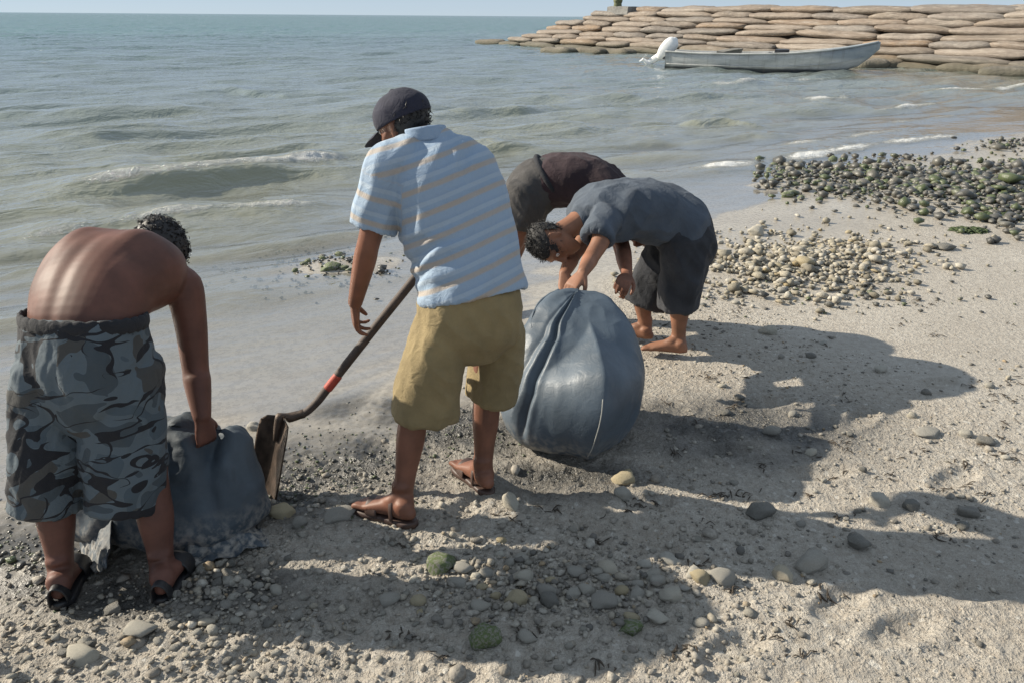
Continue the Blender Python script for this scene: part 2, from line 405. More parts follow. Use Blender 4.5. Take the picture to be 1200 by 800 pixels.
def mat_sand():
    m = NT('beach_sand'); c = m.coord(); w = m.att('wet'); mud = m.att('mud')
    a = m.noise(c, 1.6, 5); b = m.noise(c, 26, 6, .65); g = m.noise(c, 240, 4, .7); sp = m.voro(c, 70, 'F1', 'Color')
    dry = m.mix(m.ramp(a, [(.3, 0), (.7, 1)]), (.445, .405, .345), (.515, .48, .42))
    dry = m.mix(m.ramp(b, [(.36, .7), (.58, 0)]), dry, (.33, .285, .23))
    dry = m.mix(m.ramp(g, [(.38, .6), (.56, 0)]), dry, (.25, .215, .175))
    dry = m.mix(m.ramp(sp, [(.0, 0), (.86, 0), (.9, .7)]), dry, (.60, .57, .51))
    wetc = m.mix(m.ramp(a, [(.35, 0), (.65, 1)]), (.33, .30, .255), (.39, .36, .31))
    wetc = m.mix(m.ramp(b, [(.40, .35), (.55, 0)]), wetc, (.16, .14, .115))
    k = m.mix(w, dry, wetc)
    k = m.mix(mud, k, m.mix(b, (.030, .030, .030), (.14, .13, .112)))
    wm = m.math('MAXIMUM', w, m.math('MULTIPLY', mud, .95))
    rr = m.math('ADD', m.math('MULTIPLY', wm, -.60), m.math('ADD', .88, m.math('MULTIPLY', m.math('SUBTRACT', b, .5), .25)))
    cr = m.math('MULTIPLY', m.math('SUBTRACT', 1.0, m.voro(c, 105, 'SMOOTH_F1')), m.ramp(m.noise(c, 42, 4, .65), [(.42, 0), (.62, 1)]))
    hb = m.math('ADD', m.math('ADD', m.math('MULTIPLY', b, .45), m.math('MULTIPLY', cr, .75)), m.math('MULTIPLY', g, .35))
    st = m.math('SUBTRACT', .85, m.math('MULTIPLY', w, .72))
    return m.out(k, rr, m.bump(hb, st, .020), Specular_IOR_Level=.5)
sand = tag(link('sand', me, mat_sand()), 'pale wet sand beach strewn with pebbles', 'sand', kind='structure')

# breaking crests, traced as lines on the water: points, height, width, foam
def line(*pts): return np.array([ts_(*gnd(px, py, ZW)[:2]) for px, py in pts])
CREST = [(line((60, 232), (200, 220), (320, 206), (430, 190)), .17, .46, 1.0), (line((-60, 292), (30, 284), (200, 262), (430, 238)), .12, .38, .8),
         (line((-90, 262), (60, 252), (170, 246)), .06, .3, .25),
         (line((430, 194), (520, 180), (640, 176)), .14, .5, .15), (line((800, 152), (845, 150), (890, 152)), .14, .4, .55),
         (line((1005, 132), (1050, 129), (1100, 121)), .12, .5, 1.0), (line((920, 119), (960, 117), (1000, 112)), .12, .5, 1.0),
         (line((815, 102), (850, 101), (895, 97)), .14, .55, .9), (line((900, 95), (930, 93), (980, 90)), .12, .5, .8),
         (line((750, 206), (830, 198), (920, 188), (1010, 172), (1150, 155)), .06, .5, 1.05), (line((620, 214), (700, 210), (760, 205)), .04, .3, .35),
         (line((470, 140), (560, 134), (640, 131)), .17, .6, .12), (line((1070, 110), (1130, 106), (1230, 96)), .07, .5, 1.0),
         (line((60, 345), (180, 352), (260, 356), (330, 343)), .018, .2, .4), (line((640, 160), (720, 154), (790, 148)), .14, .6, .1),
         (line((20, 160), (110, 164), (220, 155)), .10, .7, .0), (line((880, 176), (980, 166), (1080, 150)), .05, .5, .8), (line((1000, 150), (1090, 140), (1190, 128)), .06, .5, .75), (line((700, 186), (790, 180), (880, 172)), .05, .5, .4), (line((-80, 322), (100, 314), (260, 300), (420, 276)), .045, .3, .45), (line((100, 192), (260, 186), (420, 172)), .10, .5, .12), (line((-60, 212), (60, 202), (190, 194)), .11, .5, .2), (line((480, 160), (600, 156), (700, 150)), .11, .5, .12), (line((-60, 141), (100, 139), (260, 133)), .15, .7, .05), (line((640, 121), (760, 119), (850, 115)), .13, .6, .2), (line((740, 168), (850, 164), (950, 158)), .08, .5, .5), (line((250, 108), (330, 112), (420, 106)), .14, .8, .0)]
rows = [2.6]
while rows[-1] < 75: rows.append(rows[-1]*1.0048+.004)
while rows[-1] < 7500: rows.append(rows[-1]*1.028)
ang = np.concatenate([np.linspace(-1.28, -.68, 40, endpoint=False), np.linspace(-.68, .68, 470, endpoint=False), np.linspace(.68, 1.2, 30)])
yy = np.array(rows); X = yy[:, None]*np.tan(ang)[None, :]; Y = np.repeat(yy[:, None], len(ang), 1)
t_, s_ = ts_(X, Y); q_ = s_-shore(t_); dist = np.hypot(X, Y)
base = sand_z(X, Y, False)
off = sstep(.4, 5, q_); fade = np.clip(1-sstep(200, 900, dist), 0, 1)
wx = t_+.5*pn2(t_*.3, s_*.3, 6.6); wy = s_+.35*pn2(t_*.4, s_*.5, 11.2)
hw = off*fade*(.075*pn2(wx*.22, wy*.62, .3)+.105*pn2(wx*.30, wy*1.4, 1.3)+.075*pn2(wx*.45, wy*2.5, 22.7)*np.clip(1-dist/160, 0, 1)+.040*pn2(wx*1.1, wy*4.6, 2.7)*np.clip(1-dist/70, 0, 1))+(.45+.55*off)*.011*pn2(wx*3.4, wy*8.5, 4.9)*np.clip(1-dist/30, 0, 1)
sw = pn2(wx*.12, wy*.40, 17.1); hw = hw+off*fade*.10*np.maximum(sw, -.2)
foam = np.zeros_like(X); CR = 0
for pl, amp, wd, fo in CREST:
    o_ = np.argsort(pl[:, 0]); tt, ss = pl[o_, 0], pl[o_, 1]
    L = tt[-1]-tt[0]; cs = np.interp(t_, tt, ss)+.07*pn2(t_*1.4, t_*0+.5, amp*90)
    env = sstep(tt[0]-.12*L, tt[0]+.25*L, t_)*(1-sstep(tt[-1]-.25*L, tt[-1]+.12*L, t_))*(.75+.5*pn2(t_*1.1, s_*0, 5+amp*50))
    d = s_-cs; prof = np.where(d < 0, np.exp(-(d/(wd*.45))**2), np.exp(-(d/(wd*1.3))**2))
    hw = hw+amp*np.clip(env, 0, 1.2)*prof; CR = np.maximum(CR, prof*env) if not np.isscalar(CR) else prof*env
    fz = np.exp(-((d+wd*.12)/(wd*.30))**2)*.9+np.exp(-((d+wd*.9)/(wd*1.1))**2)*.52
    foam = np.maximum(foam, fo*np.clip(env, 0, 1)*fz)
    hw = hw+fo*env*fz*.02*pn2(t_*9, s_*11, 3.3)
Zs = ZW+hw; depth = Zs-base
me = grid_mesh('sea', X, Y, Zs)
attr(me, 'depth', np.clip(depth, -.2, 3)); attr(me, 'foam', foam); attr(me, 'far', np.clip(s_, 0, 8000)/100.)
# keep only where water can lie
def mat_sea():
    m = NT('sea_water'); c = m.coord(); geo = m.coord((1, 1, 1), 'Object', (0, 0, -.576))
    dep = m.att('depth'); fo = m.att('foam'); far = m.att('far')
    st = m.new('ShaderNodeMapping'); m.t.links.new(geo, st.inputs[0]); st.inputs['Scale'].default_value = (.45, 1, 1)
    v = st.outputs[0]
    n1 = m.noise(v, 3.2, 4, .6, .6); n2 = m.noise(v, 11, 4, .6, .5); n3 = m.noise(v, .55, 4, .6, .4)
    body = m.ramp(far, [(0, (.26, .24, .17)), (.10, (.25, .255, .19)), (.20, (.215, .255, .235)), (.5, (.125, .195, .18)), (1, (.06, .155, .13))])
    # foam
    fn = m.noise(v, 16, 6, .75); fn2 = m.voro(v, 22, 'F1')
    fn = m.math('ADD', m.math('MULTIPLY', fn, .8), m.math('MULTIPLY', m.noise(v, 42, 3, .7), .35))
    ff = m.math('MULTIPLY', fo, m.math('ADD', .12, fn))
    fm = m.ramp(ff, [(.40, 0), (.56, .55), (.72, 1)])
    wc = m.noise(st.outputs[0], .45, 6, .8); wcm = m.math('MULTIPLY', m.ramp(wc, [(.64, 0), (.68, .8)]), m.ramp(far, [(.25, 0), (.5, 1)]))
    fm = m.math('MAXIMUM', fm, wcm)
    col = m.mix(fm, body, (.66, .66, .64))
    h = m.math('ADD', m.math('MULTIPLY', n1, .6), m.math('ADD', m.math('MULTIPLY', n2, .22), m.math('MULTIPLY', n3, m.ramp(far, [(.1, .6), (.9, 9.0)]))))
    h = m.math('ADD', h, m.math('MULTIPLY', m.math('MULTIPLY', fm, m.noise(c, 45, 4)), .6))
    nb = m.bump(h, m.ramp(dep, [(.004, .06), (.04, .24), (.25, .9)]), .10)
    dif = m.new('ShaderNodeBsdfDiffuse'); m.set(dif.inputs['Color'], col); m.t.links.new(nb, dif.inputs['Normal'])
    gl = m.new('ShaderNodeBsdfGlossy'); gl.inputs['Roughness'].default_value = .07; m.t.links.new(nb, gl.inputs['Normal'])
    fr = m.new('ShaderNodeLayerWeight'); fr.inputs['Blend'].default_value = .5; m.t.links.new(nb, fr.inputs['Normal'])
    fres = m.math('ADD', .021, m.math('MULTIPLY', m.math('POWER', fr.outputs['Facing'], 2.5), .97))
    tr = m.new('ShaderNodeBsdfTransparent')
    def mixs(f, s1, s2):
        x = m.new('ShaderNodeMixShader'); m.set(x.inputs[0], f); m.t.links.new(s1, x.inputs[1]); m.t.links.new(s2, x.inputs[2]); return x.outputs[0]
    al = m.math('MAXIMUM', m.ramp(dep, [(0.004, .02), (.03, .25), (.10, .7), (.24, 1)]), fm)
    base_ = mixs(al, tr.outputs[0], dif.outputs[0])
    water = mixs(m.math('MULTIPLY', fres, m.math('SUBTRACT', 1.0, m.math('MULTIPLY', fm, .85))), base_, gl.outputs[0])
    fin = mixs(m.ramp(dep, [(.0, 0), (.004, 1)]), tr.outputs[0], water)
    m.n.remove(m.b); m.t.links.new(fin, m.n['Material Output'].inputs[0])
    return m.m
tag(link('sea', me, mat_sea()), 'grey green sea with small waves breaking along the shore', 'sea', kind='structure')

# ------------------------------------------------------------------ people
def basis(fwd, up):
    up = nrm(up); fwd = nrm(np.asarray(fwd, float)-up*np.dot(fwd, up)); right = np.cross(fwd, up)
    return right, fwd, up
HEAD = [(-.112, .062, .026, .024), (-.092, .050, .046, .044), (-.055, .024, .062, .076), (-.015, .006, .070, .092), (.03, -.004, .0755, .0985), (.07, -.008, .070, .090), (.098, -.009, .050, .064), (.112, -.009, .026, .034)]
def head_parts(c, fwd, up, neck_base, s=1.0):
    r, f, u = basis(fwd, up); L = lambda x, y, z: c+s*(r*x+f*y+u*z)
    parts = [loft([L(0, yc, z) for z, yc, a, b in HEAD], [r*a*s for z, yc, a, b in HEAD], [f*b*s for z, yc, a, b in HEAD], 28, 4)]
    parts.append(tube([L(0, .088, .028), L(0, .108, -.005), L(0, .112, -.024)], [.009*s, .013*s, .013*s]))        # nose
    for k in (-1, 1):
        parts.append(tube([L(k*.008, .100, -.026), L(k*.017, .096, -.027)], [.009*s, .008*s]))
        parts.append(tube([L(k*.012, .086, .036), L(k*.034, .083, .040), L(k*.054, .066, .034)], [.011*s, .011*s, .009*s]))   # brow
        parts.append(tube([L(k*.038, .072, -.022), L(k*.054, .048, -.014), L(k*.066, .02, .0)], [.017*s, .018*s, .014*s]))      # cheek
        e0 = L(k*.075, -.006, -.002)
        ev = nrm(r*k*.35-f*.9)
        parts.append(loft([e0-u*.031*s, e0-u*.018*s, e0+u*.006*s+ev*.003, e0+u*.026*s+ev*.006, e0+u*.033*s+ev*.006], [ev*x*s for x in (.007, .012, .018, .017, .008)], [np.cross(ev, u)*x*s for x in (.005, .007, .008, .007, .004)], 14, 4))
    parts.append(tube([L(-.022, .084, -.058), L(0, .095, -.056), L(.022, .084, -.058)], [.0055*s, .0075*s, .0055*s]))   # lips
    parts.append(tube([L(-.019, .083, -.068), L(0, .094, -.069), L(.019, .083, -.068)], [.0055*s, .0085*s, .0055*s]))
    nb = np.asarray(neck_base, float); parts.append(tube([L(0, -.022, -.03), (L(0, -.022, -.06)+nb)/2, nb], [.056*s, .056, .064], n=18))
    return parts
def eyes(parent, org, c, fwd, up, s=1.0):
    r, f, u = basis(fwd, up)
    for k in (-1, 1):
        e = c+s*(r*k*.032+f*.079+u*.018)
        link('eye', mesh_from('eye', *loft([e-u*.010, e, e+u*.010], [r*.008, r*.013, r*.008], [f*.008, f*.013, f*.008], 12, 3)), M['eye'], parent).data.transform(Matrix.Translation(-Vector(org)))
def hand_parts(w, d, n, thumb, curl=(25, 30, 25), s=1.0, spread=4.0, tcurl=25, fan=(0, 0, 0, 0)):
    """w wrist, d pointing direction, n palm side (fingers bend that way), thumb = +1/-1 along d x n"""
    d = nrm(d); n = nrm(np.asarray(n, float)-d*np.dot(n, d)); l = np.cross(d, n)*thumb
    q = lambda a, b, c_: w+s*(d*a+l*b+n*c_)
    parts = [loft([q(-.01, 0, 0), q(.02, 0, 0), q(.055, 0, 0), q(.088, 0, 0)], [l*x*s for x in (.024, .031, .040, .040)], [n*x*s for x in (.019, .018, .016, .013)], 18, 4, 2.6)]
    tips = []
    for i, (off, ln) in enumerate(((.031, .074), (.0105, .082), (-.0105, .077), (-.030, .061))):
        p = q(.082, off, -.002); ang = R(spread*(1.5-i)); dd = nrm(d*math.cos(ang)+l*math.sin(ang)); pts = [p-dd*.02*s, p]; a = 0
        for seg, cu in zip((.46, .31, .25), curl):
            a += R(cu+fan[i]); p = p+s*ln*seg*(dd*math.cos(a)+n*math.sin(a)); pts.append(p)
        parts.append(tube(pts, [.0098*s, .0098*s, .0090*s, .0084*s, .0066*s], n=10, sub=3)); tips.append(p)
    a = R(tcurl); b0 = q(.022, .026, .006)
    t1 = b0+s*.040*nrm(d*.72+l*.62+n*.25); t2 = t1+s*.030*nrm(d*.95+l*.25+n*(.2+math.sin(a))); t3 = t2+s*.024*nrm(d*.95-l*.05+n*(.2+math.sin(a)*1.4))
    parts.append(tube([q(.008, .014, .003), b0, t1, t2, t3], [.015*s, .0155*s, .0115*s, .0105*s, .0075*s], n=12, sub=3))
    return parts
def foot_parts(heel, toe, ankle, s=1.0, toes=True):
    """heel and toe points on the ground line, ankle joint above"""
    heel = np.asarray(heel, float); toe = np.asarray(toe, float); a = np.asarray(ankle, float)
    f = nrm((toe-heel)*V(1, 1, .2)); L = np.linalg.norm(toe-heel); up = V(0, 0, 1); r = nrm(np.cross(f, up))
    q = lambda x, y, z: heel+f*x*L+r*y+up*z
    parts = [loft([q(-.02, 0, .028), q(.10, 0, .034), q(.32, 0, .038), q(.55, 0, .030), q(.74, 0, .021), q(.84, 0, .016)],
                  [r*x for x in (.022, .033, .035, .042, .047, .042)], [up*x for x in (.022, .033, .038, .029, .020, .014)], 20, 4, 2.2)]
    parts.append(tube([a+up*.05, a, q(.12, 0, .045), q(.10, 0, .03)], [.040, .041, .040, .034], n=18))
    parts.append(tube([a, q(.34, 0, .055), q(.55, 0, .034)], [.036, .032, .022], n=16))
    for k in (-1, 1): parts.append(tube([a+r*k*.028-up*.006, a+r*k*.034-up*.010], [.014, .012]))
    if toes:
        for i, (y, e, rr) in enumerate(((-.034, .99, .0135), (-.013, 1.0, .0100), (.005, .97, .0095), (.021, .93, .009), (.036, .88, .0085))):
            parts.append(tube([q(.74, y*.9, .017), q(e-.09, y, .017), q(e-.01, y*1.02, .010)], [rr*1.1, rr, rr*.85], n=10, sub=3))
    return parts
def sandal(parent, org, heel, toe, mat, straps, up0=0.0, width=.05):
    heel = np.asarray(heel, float); toe = np.asarray(toe, float)
    f = nrm(toe-heel); L = np.linalg.norm(toe-heel)+.03; r = nrm(np.cross(f, V(0, 0, 1))); up = V(0, 0, 1)
    o0 = heel-f*.018
    root = link('sandal', None, None, parent)
    xs = np.linspace(0, 1, 11); hw = width*np.interp(xs, [0, .06, .25, .5, .75, .92, 1], [.35, .72, .80, .78, 1.02, .8, .3])
    c = [o0+f*x*L+up*(up0-.012) for x in xs]
    me = mesh_from('sole', *loft(c, [r*w for w in hw], [up*.014]*11, 16, 2, 5.0)); shift(me, org); 
    so = link('sandal', me, mat, parent); bpy.data.objects.remove(root)
    for (x0, x1, h, w) in straps:
        pts = []
        for a in np.linspace(0, math.pi, 9):
            x = x0+(x1-x0)*(a/math.pi); hwx = np.interp(x, xs, hw)*.98
            pts.append(o0+f*x*L+r*math.cos(a)*hwx+up*(up0+.0+h*math.sin(a)**.7))
        pts = np.array(pts); us, vs = [], []
        for i, p in enumerate(pts):
            t = nrm(pts[min(i+1, 8)]-pts[max(i-1, 0)]); us.append(f*w); vs.append(nrm(np.cross(t, f))*.0035)
        sm = mesh_from('strap', *loft(pts, us, vs, 12, 2, 4)); shift(sm, org); link('strap', sm, mat, so)
    return so
def fold(co, no, amp, freq, stretch, seed, sharp=1.0):
    """cloth folds: ridged noise stretched along a direction"""
    st = nrm(stretch); along = co@st; p = co-np.outer(along, st)*.78
    n = pn(p*freq+seed); r = 1-np.abs(n)*2.2
    return co+no*(amp*(np.clip(r, -1, 1)*sharp+.6*pn(co*freq*.55+seed*2)))[:, None]
def cloth(parts, voxel=.007, folds=(), smooth=5, extra=None):
    me = remesh(parts, voxel, smooth)
    for (amp, freq, st, seed) in folds:
        co, no = get_co(me), get_no(me); set_co(me, fold(co, no, amp, freq, st, seed))
    if extra: extra(me)
    return me
def hair_tufts(c, fwd, up, s, count, length, rad, keep, lift=.004, curl=1.0, seed=1, mat=None, grow=1.05):
    """scalp shell with many short curved locks on it"""
    rng = np.random.default_rng(seed); r, f, u = basis(fwd, up)
    g = grow
    shell = loft([c+s*(f*(yc-.006)+u*z*g) for z, yc, a, b in HEAD[2:]], [r*a*g*s for z, yc, a, b in HEAD[2:]], [f*b*g*s for z, yc, a, b in HEAD[2:]], 30, 5)
    v = shell[0]; loc = np.stack([(v-c)@r, (v-c)@f, (v-c)@u], 1)/s
    ok = keep(loc); fs = [q for q in shell[1] if all(ok[i] for i in q)]
    n0 = nrm; dirv = v-c; dirv /= np.linalg.norm(dirv, axis=1)[:, None]
    v = v+dirv*(.006*pn(v*70+seed))[:, None]
    parts = [(v, fs)]; idx = np.where(ok)[0]
    for i in rng.choice(idx, count):
        p = v[i]+rng.normal(size=3)*.006; nn = dirv[i]; tg = nrm(np.cross(nn, rng.normal(size=3))); b = np.cross(nn, tg)
        l = length*rng.uniform(.5, 1.2); pts = [p-nn*.004]
        a = 0
        for k in range(3):
            a += curl*rng.uniform(.3, 1.0); pts.append(pts[-1]+l/3*nrm(nn*math.cos(a)*(.8)+tg*(math.sin(a)+.35)))
        w = rad*rng.uniform(.6, 1.3); ring = []
        for k, pt in enumerate(pts):
            ww = w*(1-.28*k); ring += [pt+b*ww, pt+nrm(nn+tg*.3)*ww*.8, pt-b*ww]
        fs2 = []
        for k in range(3):
            for j in range(3): fs2.append((k*3+j, k*3+(j+1) % 3, k*3+3+(j+1) % 3, k*3+3+j))
        fs2.append((9, 10, 11)); parts.append((np.array(ring), fs2))
    return mesh_from('hair', *join(parts))
def put(name, me, mat, parent, org):
    shift(me, org); return link(name, me, mat, parent)
VOX = .0052

# ---- person in the striped polo, with the shovel
lat2 = nrm(V(.90, .44, 0)); org = V(*(gnd(455, 606)+gnd(565, 572))/2)
p2 = thing('person', 'person in a striped light blue polo, khaki shorts and navy cap, leaning on a shovel', 'person', org)
hipL, hipR = P(518, 392, 2.30), P(580, 388, 2.42)
kneeL, kneeR = P(486, 478, 2.30), P(571, 458, 2.46)
heelL, toeL = gnd(482, 609, .02), gnd(419, 589, .02); heelR, toeR = gnd(573, 573, .02), gnd(536, 541, .02)
ankL, ankR = P(472, 580, 2.24), P(566, 549, 2.42)
c7 = P(499, 158, 2.50); shL, shR = P(456, 196, 2.42), P(550, 193, 2.63)
elL, wrL = P(432, 285, 2.40), P(416, 356, 2.47)
hd = P(474, 149, 2.57); hf, hu = V(-.80, .50, -.42), V(-.38, .20, .92)
def leg(h, k, a, tw=1.0): 
    m_ = (h+k)/2; c_ = k+(a-k)*.35
    return tube([h, m_, k+(h-k)*.12, k, c_, k+(a-k)*.72, a], [.088*tw, .076*tw, .060*tw, .056*tw, .058*tw, .044*tw, .038], n=18)
pel = P(549, 372, 2.36); wst = P(549, 335, 2.37)
parts = [leg(hipL, kneeL, ankL, .92), leg(hipR, kneeR, ankR, .92)]
parts.append(body_loft([(pel, .155, .11), (wst, .14, .10), (P(538, 270, 2.42), .15, .11), (P(522, 215, 2.47), .165, .11), (P(512, 188, 2.5), .15, .085)], lat2))
parts += head_parts(hd, hf, hu, c7+V(0, 0, -.03))
parts.append(tube([shL+V(.03, .02, .0), shL, (shL+elL)/2, elL, elL+(wrL-elL)*.3, wrL], [.055, .056, .047, .040, .041, .027], n=16))
# far arm reaches across to the end of the shaft
SHAFT_A, SHAFT_B = P(352, 487, 2.50), P(524, 276, 2.66)
wrR = P(543, 268, 2.70); elR = P(578, 255, 2.80)
parts.append(tube([shR+V(-.03, -.02, 0), shR, (shR+elR)/2, elR, elR+(wrR-elR)*.3, wrR], [.055, .055, .047, .040, .040, .027], n=16))
shdir = nrm(SHAFT_B-SHAFT_A)
parts += hand_parts(wrL, nrm(P(417, 395, 2.50)-wrL), nrm(V(.92, .30, -.1)), -1, (24, 30, 22), .98, 5, 30, (14, 4, -4, 0))
parts += hand_parts(wrR, nrm(SHAFT_B-wrR), nrm(V(-.3, .3, -1)), 1, (55, 65, 40), .95, 2, 50)
parts += foot_parts(heelL, toeL, ankL) + foot_parts(heelR, toeR, ankR)
put('body', remesh(parts, VOX, 3), M['skin_b'], p2, org)
eyes(p2, org, hd, hf, hu)
# shirt
rowsT = [(P(505, 163, 2.50), .085, .065), (P(507, 176, 2.50), .150, .095), (P(516, 205, 2.475), .190, .130), (P(530, 245, 2.45), .196, .142), (P(542, 285, 2.42), .192, .142), (P(550, 320, 2.39), .188, .145), (P(555, 348, 2.37), .192, .15)]
sp = [body_loft(rowsT, lat2, 40, 2.4, cup=(.05, .012)),
      tube([shL+V(.07, .03, .03), shL+V(.0, 0, .005), shL+(elL-shL)*.38, shL+(elL-shL)*.80], [.070, .074, .078, .080], n=20, cup=(.05, .010)),
      tube([shR+V(-.07, -.03, .03), shR, shR+(elR-shR)*.40, shR+(elR-shR)*.85], [.075, .078, .080, .082], n=20, cup=(.05, .010))]
ax0, ax1 = rowsT[-1][0], rowsT[0][0]; axd = nrm(ax1-ax0); axs = nrm(elL-shL)
def polo_attr(me):
    co, no = get_co(me), get_no(me)
    # pull folds at the side of the waist, nearest the sun
    u = (co-ax0)@axd; side = (co-ax0)@(-lat2)
    w = np.exp(-((u-.17)/.11)**2)*sstep(.03, .14, side)
    ph = u*95+side*30+4*pn(co*9)
    co = co+no*(.0065*w*np.sin(ph))[:, None]
    w2 = np.exp(-((u-.46)/.07)**2)*np.exp(-((side-.02)/.09)**2)
    co = co+no*(.005*w2*np.sin((u*.75+side*.65)*85+3*pn(co*8)))[:, None]
    set_co(me, co)
    bend = .03*np.sin(side*6)
    stp = (u+bend)/.083
    dl = np.linalg.norm((co-shL)-np.outer((co-shL)@axs, axs), axis=1)
    sl = ((co-shL)@axs > .035) & (dl < .11) & (side > .155)
    stp = np.where(sl, .35-((co-shL)@axs)/.083, stp)
    attr(me, 'stripe', stp)
shirt = put('shirt', cloth(sp, .0065, [(.0085, 6, axd*.7+lat2, 3.3), (.005, 13, axd+lat2*.8, 8.1)], 6, polo_attr), M['polo'], p2, org)
r_, f_, u_ = basis(hf, axd)
col = [c7+V(0, 0, -.012)+.074*(r_*math.cos(a)+f_*math.sin(a)*.95)+u_*(.012+.010*math.sin(a)) for a in np.linspace(-math.pi*1.08, math.pi*.08, 13)]
cm = mesh_from('collar', *loft(col, [u_*.024]*13, [nrm(p-c7)*.006 for p in col], 12, 2, 4)); put('collar', cm, M['polo'], shirt, org)
attr(cm, 'stripe', np.full(len(cm.vertices), .6))
# shorts
sp = [body_loft([(P(553, 338, 2.37), .172, .128), (P(551, 362, 2.36), .180, .136), (P(549, 388, 2.36), .176, .138), (P(548, 402, 2.36), .14, .115)], lat2, 36, 2.5),
      tube([P(520, 380, 2.33), P(509, 420, 2.31), P(501, 452, 2.31), P(498, 484, 2.31)], [(.094, .122), (.102, .120), (.110, .118), (.116, .116)], lat2, 26, cup=(.06, .010)),
      tube([P(583, 380, 2.44), P(583, 415, 2.45), P(578, 442, 2.46), P(574, 463, 2.46)], [(.084, .118), (.086, .114), (.087, .110), (.089, .106)], lat2, 26, cup=(.06, .010))]
sh = put('shorts', cloth(sp, .0065, [(.009, 6.5, V(.25, 0, 1), 2.2), (.005, 15, V(-.7, 0, 1), 5.7)], 5), M['khaki'], p2, org)
# cap
r_, f_, u_ = basis(hf, hu); q = lambda x, y, z: hd+r_*x+f_*y+u_*z
dome = [(.018, .090, .112), (.045, .091, .113), (.075, .084, .104), (.102, .062, .078), (.118, .034, .044), (.124, .010, .013)]
cm = mesh_from('cap', *loft([q(0, -.008, z+.004) for z, a, b in dome], [r_*a for z, a, b in dome], [f_*b for z, a, b in dome], 36, 4, round_cap=(False, True)))
co = get_co(cm); set_co(cm, co+get_no(cm)*(.0035*pn(co*26+3))[:, None]); 
capo = put('cap', cm, M['navy'], p2, org)
br = []
for y, w, z in ((.085, .078, .024), (.115, .080, .020), (.145, .072, .010), (.168, .045, -.002), (.174, .018, -.006)):
    br.append((q(0, y, z), w))
bm = mesh_from('brim', *loft([b[0] for b in br], [r_*b[1] for b in br], [u_*.004]*5, 20, 4, 2.0))
co = get_co(bm); x = (co-hd)@r_; set_co(bm, co-u_*(x*x*3.2)[:, None]); put('brim', bm, M['navy'], capo, org)
bt = mesh_from('button', *loft([q(0, -.008, .124), q(0, -.008, .131)], [r_*.009, r_*.006], [f_*.009, f_*.006], 10, 2)); put('button', bt, M['navy'], capo, org)
def keep2(l): return (l[:, 2] < .05) & (l[:, 1] < .0) & (l[:, 2] > -.05)
put('hair', hair_tufts(hd, hf, hu, 1.0, 500, .018, .003, keep2, seed=3, grow=1.035), M['hair_black'], p2, org)
sandal(p2, org, heelL, toeL, M['sandal_brown'], [(.68, .62, .046, .026), (.40, .30, .078, .008)])
sandal(p2, org, heelR, toeR, M['sandal_brown'], [(.68, .62, .046, .026), (.40, .30, .078, .008)])

# ---- shovel
root = thing('shovel', 'long handled shovel with dark rusty blade and red band on shaft', 'shovel', gnd(305, 582))
org = np.array(root.location)
bend = [P(338, 489, 2.48), P(356, 484, 2.495), P(372, 470, 2.505), P(386, 452, 2.515)]
line_pts = bend+[P(430, 396, 2.55), P(487, 325, 2.61), SHAFT_B]
put('shaft', mesh_from('shaft', *tube(line_pts, [.016, .016, .0165, .017, .0175, .0175, .017], n=14, sub=6)), M['wood'], root, org)
put('handle_grip', mesh_from('handle_grip', *tube([SHAFT_B-shdir*.01+V(0, .055, .0), SHAFT_B+shdir*.01, SHAFT_B-shdir*.01-V(0, .055, 0)], [.015, .016, .015], n=12)), M['wood'], root, org)
ta, tb = P(384, 455, 2.514), P(396, 440, 2.522)
put('tape_band', mesh_from('tape_band', *tube([ta, (ta+tb)/2, tb], [.0188]*3, n=14)), M['tape'], root, org)
top, bot = P(332, 487, 2.475), P(307, 588, 2.40); wv = nrm(V(.88, -.47, 0)); dn = nrm(bot-top); nv = nrm(np.cross(dn, wv))
nu, nvv = 12, 16; vs = []
for side in (1, -1):
    for j in range(nvv+1):
        y = j/nvv; hw_ = .078*(np.interp(y, [0, .05, .2, 1], [.55, .92, 1.0, 1.0]))
        for i in range(nu+1):
            x = i/nu*2-1; dish = .030*x*x*(1-.25*y)+.012*math.cos(y*3)
            vs.append(top+dn*y*np.linalg.norm(bot-top)+wv*x*hw_+nv*(dish+side*.0022))
fs = []; n1 = (nu+1)*(nvv+1); idx = lambda s, j, i: s*n1+j*(nu+1)+i
for j in range(nvv):
    for i in range(nu):
        fs.append((idx(0, j, i), idx(0, j, i+1), idx(0, j+1, i+1), idx(0, j+1, i))); fs.append((idx(1, j, i), idx(1, j+1, i), idx(1, j+1, i+1), idx(1, j, i+1)))
for i in range(nu):
    fs.append((idx(0, 0, i), idx(1, 0, i), idx(1, 0, i+1), idx(0, 0, i+1))); fs.append((idx(0, nvv, i), idx(0, nvv, i+1), idx(1, nvv, i+1), idx(1, nvv, i)))
for j in range(nvv):
    fs.append((idx(0, j, 0), idx(0, j+1, 0), idx(1, j+1, 0), idx(1, j, 0))); fs.append((idx(0, j, nu), idx(1, j, nu), idx(1, j+1, nu), idx(0, j+1, nu)))
put('blade', mesh_from('blade', np.array(vs), fs), M['steel'], root, org)
so0 = top+dn*.10; put('socket', mesh_from('socket', *tube([so0+nv*.012, top+nv*.018, bend[0], bend[1]], [.010, .019, .020, .0185], n=12)), M['steel'], root, org)

